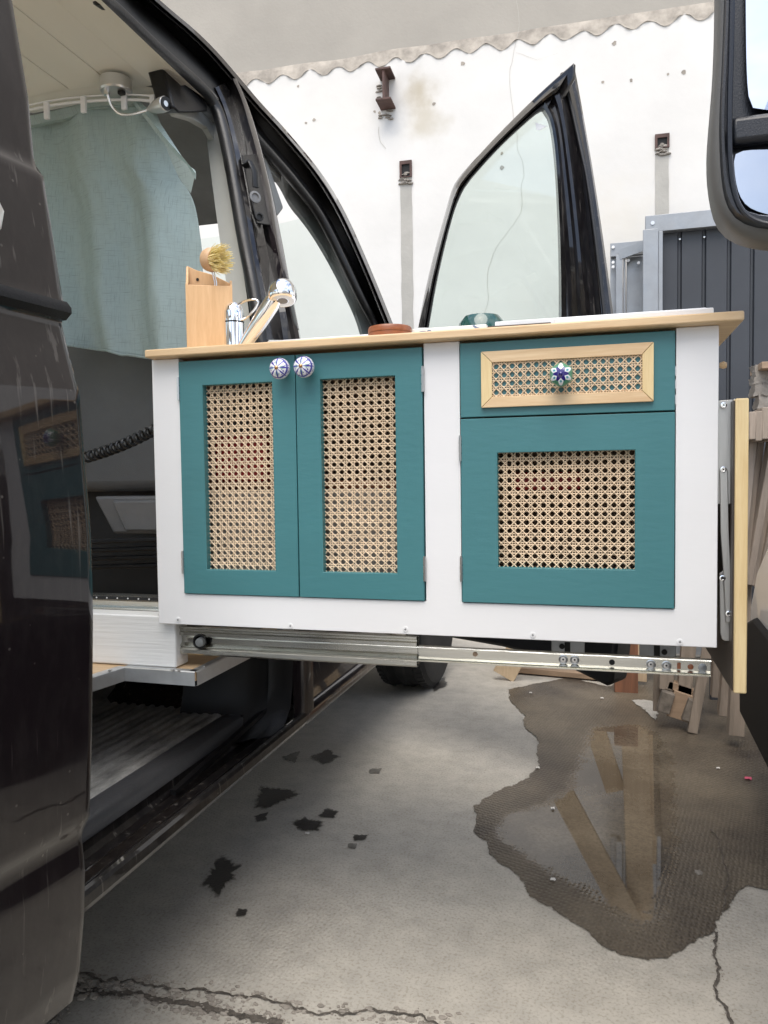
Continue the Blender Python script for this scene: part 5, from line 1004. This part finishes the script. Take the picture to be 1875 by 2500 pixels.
knob(683, 900, d1, 'knob', 0, 'round white knob painted with blue and green flowers'); knob(742, 896, d2, 'knob', 0, 'round white knob painted with blue and green flowers'); knob(1370, 915, dw, 'knob2', 6, 'lobed knob with a dark blue star and green edges')
# things inside the cupboards, seen through the cane
tag(MB().box(-.70, -.60, KY + .06, KY + .16, .9455, 1.03).build('food_packet', M['red'], bevel=.004), 'red packet behind the cane of the left teal door', 'packet')
tag(MB().box(-.72, -.30, KY + .04, KY + .085, .715, .93).build('storage_tub', M['greybox'], bevel=.01), 'beige tub in the bottom of the double door cupboard', 'tub')
tag(MB().box(-.14, -.03, KY + .06, KY + .2, .925, .955).build('food_tin', M['red'], bevel=.004), 'red lid seen through the upper cane holes of the lower right door', 'lid')
# ---- folding leaf and its steel brackets at the right end
leaf = thing('folding_leaf', 'pine folding leaf hanging down on stainless brackets at the right end of the cabinet', 'folding table', (.2, 1.25, 1.0))
la, lb_ = aY(1796, 985, 1.232), aY(1829, 985, 1.232); lz1 = aY(1812, 972, 1.232).z; lz0 = aY(1812, 1694, 1.232).z
MB().box(la.x, lb_.x, 1.232, 1.66, lz0, lz1).build('leaf_board', M['pineZ'], leaf, bevel=.002)
M['leafdark'] = mat('dark_brown_face', (.05, .036, .026), .4, var=.3, vs=12)
MB().box(la.x - .0022, la.x - .0003, 1.236, 1.655, lz0 + .003, lz1 - .003).build('leaf_inner_face', M['leafdark'], leaf)  # thin dark brown sheet over the inner face of the leaf
def lpl(pts, y, th, mt='stainless', nm_='bracket_arm', bev=.001): return MB().prism([aY(x, y_, y) for x, y_ in pts], (0, th, 0)).build(nm_, M[mt], leaf, bevel=bev)
lpl([(1750, 978), (1788, 975), (1790, 990), (1790, 1231), (1752, 1231)], 1.262, .003, nm_='bracket_plate')
lpl([(1790, 976), (1795, 972), (1795, 1560), (1790, 1560)], 1.25, .03, nm_='bracket_flange')
lpl([(1757, 1150), (1761, 1142), (1767, 1139), (1773, 1142), (1777, 1150), (1780, 1300), (1789, 1480), (1789, 1520), (1772, 1520), (1766, 1400), (1759, 1300)], 1.2575, .003)
lpl([(1756, 1400), (1771, 1390), (1790, 1390), (1792, 1562), (1790, 1565), (1770, 1565), (1762, 1560), (1758, 1545)], 1.265, .003)
for x, y in ((1767, 989), (1766, 1146), (1764, 1411), (1779, 1498)):
    c = aY(x, y, 1.2565); MB().lathe([(.0046, 0), (.0044, .0015), (.003, .0018), (.0026, .0008), (.001, .0008)], c, (0, -1, 0), 18).build('rivet', M['chrome'], leaf); MB().lathe([(.0013, 0), (.0013, .0004)], c + Vector((0, -.0012, 0)), (0, -1, 0), 8).build('rivet_core', M['darkhole'], leaf)
c = aY(1757, 892, 1.30); MB().lathe([(.004, 0), (.006, .006), (.004, .010)], c, (1, 0, 0), 10).build('wooden_peg', M['pine'], kit)
# ================================================================== THINGS ON THE WORKTOP
WT = wzt + .0008
def wtp(px, Y): p = aY(px, 800, Y); return Vector((p.x, Y, WT))
# brush holder box
HY = 1.37
hx0, hx1 = aY(455, 800, HY).x, aY(557, 800, HY).x
hL, hR = aY(450, 633, HY).z, aY(455, 690, HY).z
hold = thing('brush_holder', 'tall bamboo utensil box with a scooped top at the left end of the worktop', 'utensil box', (hx0, HY, WT))
yb_ = HY + .05
def scoop(x, z0_, z1_, n=14):
    pass
zt_b = hL; zt_f = aY(500, 690, HY).z
q = MB(); q.box(hx0, hx1, HY, HY + .006, WT, zt_f); q.build('front_board', M['box'], hold, bevel=.0012)
# back board higher, with scooped sides
bx = resample([Vector((hx0 + .002, 0, aY(450, 632, HY).z)), Vector((hx0 + .02, 0, aY(470, 640, HY).z - .0)), Vector((hx0 + .05, 0, aY(500, 646, HY).z)), Vector((hx1 - .002, 0, aY(540, 665, HY).z))], 10)
q = MB(); q.prism([Vector((p.x, yb_, p.z)) for p in bx] + [Vector((hx1, yb_, WT)), Vector((hx0, yb_, WT))], (0, .006, 0)); q.build('back_board', M['box'], hold, bevel=.001)
for x_, s_ in ((hx0, 0), (hx1 - .005, 1)):
    zz = [(HY + .0062, zt_f + .004), (HY + .015, zt_f + .006), (HY + .03, zt_f + .018), (yb_ - .0005, zt_b - (.0 if s_ == 0 else .03))]
    q = MB(); q.prism([Vector((x_, y, z)) for y, z in zz] + [Vector((x_, yb_ - .0005, WT)), Vector((x_, HY + .0062, WT))], (.005, 0, 0)); q.build('side_board', M['box'], hold, bevel=.001)
c = Vector((hx0 + .022, yb_ - .0005, zt_b - .026)); MB().lathe([(.003, 0), (.003, .0008)], c, (0, -1, 0), 10).build('screw_hole', M['darkhole'], hold)
hold.rotation_euler = (0, 0, R(27))
# dish brush
bc = aY(523, 634, HY + .03); br_ = thing('dish_brush', 'round wooden dish brush with pale yellow bristles standing in the utensil box', 'brush', bc)
ba_ = Vector((.93, -.30, -.12)).normalized()
MB().lathe([(.012, -.022), (.021, -.019), (.0235, -.01), (.0235, .0), (.021, .004), (.001, .004)], bc, ba_, 32).build('brush_head', M['brushwood'], br_)
q = MB(); rb = random.Random(3); u = ba_.cross(Vector((0, 0, 1))).normalized(); v_ = ba_.cross(u)
for k in range(300):
    a = rb.random() * 6.283; r0 = math.sqrt(rb.random()) * .019; o_ = u * math.cos(a) * r0 + v_ * math.sin(a) * r0; l_ = .023 + rb.random() * .006; tip = bc + ba_ * l_ + o_ * (1.45 + rb.random() * .25) + Vector([rb.gauss(0, .0012) for _ in range(3)])
    q.tube([bc + o_ + ba_ * .002, (bc + o_ + tip) / 2 + o_ * .06, tip], [.0009, .0008, .0005], 4, caps=False)
q.build('bristles', M['bristle'], br_, kind='stuff')
MB().tube([bc - ba_ * .008 + Vector((0, 0, -.02)), bc + Vector((0, .0, -.045)), bc + Vector((-.004, .002, -.12))], .0012, 6).tube([bc - ba_ * .002 + Vector((0, 0, -.02)), bc + Vector((.004, .0, -.045)), bc + Vector((.002, .002, -.12))], .0012, 6).build('wire_handle', M['screw'], br_)
# tap
TYy = 1.42; tp = wtp(571, TYy); tap = thing('kitchen_tap', 'chrome mixer tap with a slanted pull out spray head beside the utensil box', 'tap', tp)
zc1 = aY(571, 790, TYy).z; zc2 = aY(571, 765, TYy).z
rT = (aY(596, 800, TYy).x - aY(549, 800, TYy).x) / 2
MB().lathe([(rT * 1.05, 0), (rT, .003), (rT, zc1 - WT)], tp, (0, 0, 1), 40).build('tap_body', M['chrome'], tap)
MB().lathe([(rT * .9, 0), (rT * .9, .003)], Vector((tp.x, TYy, zc1)), (0, 0, 1), 40).build('tap_ring', M['darkhole'], tap)
MB().lathe([(rT * .98, .003), (rT * .98, .022), (rT * .85, .032), (rT * .5, .040), (.001, .042)], Vector((tp.x, TYy, zc1)), (0, 0, 1), 40).build('tap_cap', M['chrome'], tap)
lv = [aY(x, y, TYy - .005) for x, y in ((560, 768), (572, 752), (590, 738), (612, 731), (628, 732), (631, 738), (624, 752), (612, 766), (600, 778), (588, 782))]
MB().tube(smoothc(lv, 60), .0033, 10, squash=.7).build('tap_lever', M['chrome'], tap)
sp0, sp1 = aY(600, 838, TYy - .03) , aY(672, 728, TYy - .05)
sp0 = sp0 + (sp0 - sp1) * .12
MB().tube([sp0, sp0.lerp(sp1, .12), sp0.lerp(sp1, .5), sp0.lerp(sp1, .92), sp1], [.0105, .0125, .0155, .0165, .014], 28).build('tap_spout', M['chrome'], tap)
hc2 = aY(690, 716, TYy - .05); nd = Vector((.10, -.28, -1)).normalized(); rH = .0268
q = MB(); q.lathe([(.0005, -rH * 1.06)] + [(rH * math.sin(a), -rH * 1.06 * math.cos(a)) for a in [k * math.pi / 2 / 10 for k in range(1, 11)]] + [(rH * 1.02, .006), (rH * .97, .013), (rH * .85, .0165), (rH * .80, .0165)], hc2, nd, 48); q.build('spray_head', M['chrome'], tap, smooth=50)
MB().lathe([(rH * .80, .0155), (rH * .80, .0168), (rH * .45, .0168), (rH * .42, .0155), (.001, .0155)], hc2, nd, 40).build('spray_nozzle', M['satin'], tap)
MB().lathe([(rH * .36, .0160), (rH * .36, .0172), (.001, .0172)], hc2, nd, 30).build('spray_rubber', M['seatpanel'], tap)
# sink lid, hob lid, tile, coasters, green pan lid
tag(MB().box(wtp(700, 1.5).x, wtp(1120, 1.5).x, 1.40, 1.62, WT, aY(800, 822, 1.40).z).build('sink_lid', M['white'], bevel=.002), 'thin white sink cover lying on the worktop right of the tap', 'lid')
cs2 = thing('wooden_coaster', 'reddish round wooden box with a lid seam on the worktop edge', 'wooden box', wtp(952, 1.285))
rc_ = (aY(1005, 800, 1.26).x - aY(899, 800, 1.26).x) / 2; cc_ = wtp(952, 1.292); hcz = aY(952, 791, 1.26).z - WT
MB().lathe([(rc_ * .98, 0), (rc_, .002), (rc_, hcz * .5)], cc_, (0, 0, 1), 56).build('base', M['coaster'], cs2); MB().lathe([(rc_ * .99, hcz * .5 + .0008), (rc_, hcz * .6), (rc_, hcz * .88), (rc_ * .96, hcz)], cc_, (0, 0, 1), 56).build('lid', M['coaster'], cs2)
tile = mat('printed_tile', (.78, .76, .70), .25, coat=.5); Lk = tile.node_tree.links; bb = tile.node_tree.nodes['Principled BSDF']
t = add(tile, 'ShaderNodeTexCoord'); v = add(tile, 'ShaderNodeTexVoronoi'); v.inputs['Scale'].default_value = 26; Lk.new(t.outputs['Object'], v.inputs[0]); r = add(tile, 'ShaderNodeValToRGB'); r.color_ramp.interpolation = 'CONSTANT'
e = r.color_ramp.elements; e[0].color = (.60, .53, .14, 1); e[0].position = 0; e[1].position = .28; e[1].color = (.78, .77, .72, 1); e2 = e.new(.55); e2.color = (.16, .20, .30, 1); e3 = e.new(.62); e3.color = (.78, .77, .72, 1)
Lk.new(v.outputs['Distance'], r.inputs[0]); Lk.new(r.outputs[0], bb.inputs['Base Color'])
ta, tb = wtp(1006, 1.30).x, wtp(1188, 1.30).x
tag(MB().box(ta, tb, 1.30, 1.42, WT, aY(1100, 797, 1.30).z).build('ceramic_tile', tile, bevel=.001), 'cream tile with yellow and blue flowers lying between the wooden box and the hob', 'tile')
hob = thing('hob', 'white hob lid with a thin dark glass edge at the right of the worktop', 'hob', wtp(1400, 1.4))
MB().box(wtp(1190, 1.26).x, wtp(1345, 1.26).x, 1.26, 1.40, WT, aY(1270, 791, 1.26).z).build('glass_edge', M['leafdark'], hob, bevel=.001)
MB().box(wtp(1192, 1.32).x, aY(1743, 760, 1.32).x, 1.405, 1.62, WT, aY(1743, 749, 1.405).z).build('lid', M['white'], hob, bevel=.002)
MB().box(wtp(1352, 1.29).x, aY(1743, 760, 1.29).x, 1.29, 1.404, WT, aY(1743, 750, 1.29).z).build('lid', M['white'], hob, bevel=.002)
MB().lathe([(.004, 0), (.004, .012)], Vector((aY(1325, 775, 1.5).x, 1.5, WT + .012)), (0, 0, 1), 12).build('lid_peg', M['matte_black'], hob)
gb = wtp(1176, 1.55); gt2 = aY(1176, 770, 1.55).z - WT; rg = (aY(1236, 790, 1.55).x - aY(1116, 790, 1.55).x) / 2
tag(MB().lathe([(rg * .8, 0), (rg, .004), (rg, gt2 * .5), (rg * .93, gt2 * .8), (rg * .7, gt2 * .97), (.002, gt2)], gb, (0, 0, 1), 48).build('green_bowl', M['greenglass']), 'dark green upturned bowl at the back of the worktop behind the tile', 'bowl')
# ================================================================== WHITE VEHICLE AT THE RIGHT
rv = thing('white_van', 'white van with black bumper parked along the right edge', 'van', (1.2, 1.0, 0))
RX = .415
q = MB(); sil = [(-1.6, .45), (-1.6, 2.0), (.2, 2.0), (.9, 1.30), (1.5, 1.16), (1.93, .958), (2.10, .85), (2.18, .785), (2.32, .70), (2.40, .60), (2.42, .52)]
row0 = [Vector((RX + .02 + .02, y, z)) for y, z in sil]; 
prof2 = [Vector((RX + .0, y, z - .01)) for y, z in sil]
q.loft([[Vector((2.0, y, z + .02)) for y, z in sil[1:]], [Vector((.7, y, z + .02)) for y, z in sil[1:]], [Vector((RX + .08, y, z + .008)) for y, z in sil[1:]], [Vector((RX + .02, y - .005, z - .008)) for y, z in sil[1:]], [Vector((RX, y - .012, z - .03)) for y, z in sil[1:]]]); 
q.add([Vector((RX, y - (.012 if i else 0), z - (.03 if i else 0))) for i, (y, z) in enumerate(sil)], [tuple(range(len(sil)))]); q.build('body_side', M['vanwhite'], rv, smooth=60)
q = MB(); bp_ = [(-1.6, .22), (-1.6, .66), (1.0, .66), (1.12, .66), (1.3, .70), (1.5, .72), (1.72, .68), (1.87, .56), (1.95, .53), (2.3, .55), (2.47, .50), (2.52, .38), (2.50, .22), (2.1, .20), (1.87, .2), (1.86, .34), (1.75, .55), (1.5, .64), (1.25, .55), (1.14, .34), (1.1, .22)]
q.prism([Vector((RX - .012, y, z)) for y, z in bp_], (.09, 0, 0)); q.build('bumper', M['bumper'], rv, bevel=.012)
MB().box(RX + .09, 2.0, 1.9, 2.5, .2, .6).build('bumper', M['bumper'], rv, bevel=.03)
MB().box(RX + .26, 2.0, -1.5, 2.4, .25, .9).build('underbody', M['matte_black'], rv)
wheel(rv, .368 + .11, 1.47, .33, .215, 0)
# twin-glass door mirror
mm_ = thing_part('door_mirror', rv, (.25, 1.1, 1.45)); MY = 1.12
def rr_poly(pts, n=60): 
    c = [aY(x, y, MY) for x, y in pts]; c = smoothc(c + [c[0]], n + 1, 3)[:-1]; return c
out_ = [(1760, -260), (1757, 100), (1742, 280), (1738, 330), (1737, 380), (1740, 430), (1750, 490), (1768, 535), (1800, 562), (1850, 580), (1960, 590), (2080, 560), (2120, 420), (2120, -200), (2060, -290), (1800, -300)]
face = [(1775, -230), (1766, 100), (1758, 250), (1756, 330), (1760, 420), (1768, 480), (1785, 520), (1810, 542), (1850, 556), (1960, 562), (2060, 540), (2095, 420), (2095, -180), (2040, -260), (1820, -270)]
face.insert(11, (2080, 500))
n_ = 72; oc_ = rr_poly(out_, n_); fc_ = rr_poly(face, n_); cen = sum(fc_, Vector()) / n_
fc2 = [p.lerp(cen, .05) + Vector((0, .006, 0)) for p in fc_]
bk1 = [p + Vector((.0, .055, 0)) for p in oc_]; bk2 = [p.lerp(cen, .12) + Vector((0, .12, 0)) for p in oc_]; bk3 = [p.lerp(cen, .5) + Vector((0, .17, 0)) for p in oc_]
def cl(c): return c + [c[0]]
q = MB(); q.loft([cl([p + Vector((0, .004, 0)) for p in fc_]), cl([p.lerp(f_2, .4) + Vector((0, .006, 0)) for p, f_2 in zip(oc_, fc_)]), cl([p + Vector((0, .02, 0)) for p in oc_]), cl(bk1), cl(bk2), cl(bk3)]); q.add(bk3, [tuple(range(n_))]); q.build('mirror_shell', M['mirrorshell'], mm_, smooth=60)
q = MB(); q.loft([cl([p + Vector((0, .0042, 0)) for p in fc_]), cl([p.lerp(cen, .02) + Vector((0, -.006, 0)) for p in fc_]), cl([p.lerp(cen, .06) + Vector((0, -.006, 0)) for p in fc_]), cl([p.lerp(cen, .085) + Vector((0, .006, 0)) for p in fc_]), cl([p.lerp(cen, .10) + Vector((0, .02, 0)) for p in fc_]), cl([p.lerp(cen, .5) + Vector((0, .02, 0)) for p in fc_])]); q.add([p.lerp(cen, .5) + Vector((0, .02, 0)) for p in fc_], [tuple(range(n_))]); q.build('mirror_frame', M['mirrorblack'], mm_, smooth=60)
def gpoly(pts, off, tilt, nm_):
    c = [aY(x, y, MY + off) for x, y in pts]; c = smoothc(c + [c[0]], 41, 3)[:-1]; cc = sum(c, Vector()) / len(c)
    c = [p + Vector((0, tilt * (p.z - cc.z), 0)) for p in c]; MB().prism(c, (0, .003, 0)).build(nm_, M['mirror'], mm_)
gpoly([(1821, -220), (1821, 100), (1823, 200), (1828, 252), (1836, 268), (1860, 272), (2070, 272), (2070, -220)], .008, .03, 'mirror_glass')
gpoly([(1792, 395), (1794, 375), (1815, 368), (1850, 366), (2070, 362), (2070, 480), (2040, 530), (1960, 538), (1860, 521), (1820, 502), (1802, 470), (1794, 430)], .008, -.02, 'mirror_glass')
rimp = [aY(x, y, MY - .006) for x, y in ((1790, -240), (1786, 100), (1781, 250), (1781, 360), (1786, 440), (1800, 500), (1830, 535), (1880, 550), (1960, 556))]
MB().tube(smoothc(rimp, 50), .0035, 8).build('frame_ridge', M['mirrorblack'], mm_)
q = MB(); a = aY(1800, 310, MY - .004); b2 = aY(2080, 330, MY - .004); q.box(aY(1782, 300, MY).x, b2.x, MY - .002, MY + .02, aY(1800, 352, MY).z, aY(1800, 282, MY).z); q.build('frame_bar', M['mirrorblack'], mm_, bevel=.008)
q = MB(); q.box(.30, RX + .05, MY + .06, MY + .14, 1.40, 1.46); q.build('mirror_arm', M['bumper'], mm_, bevel=.01)
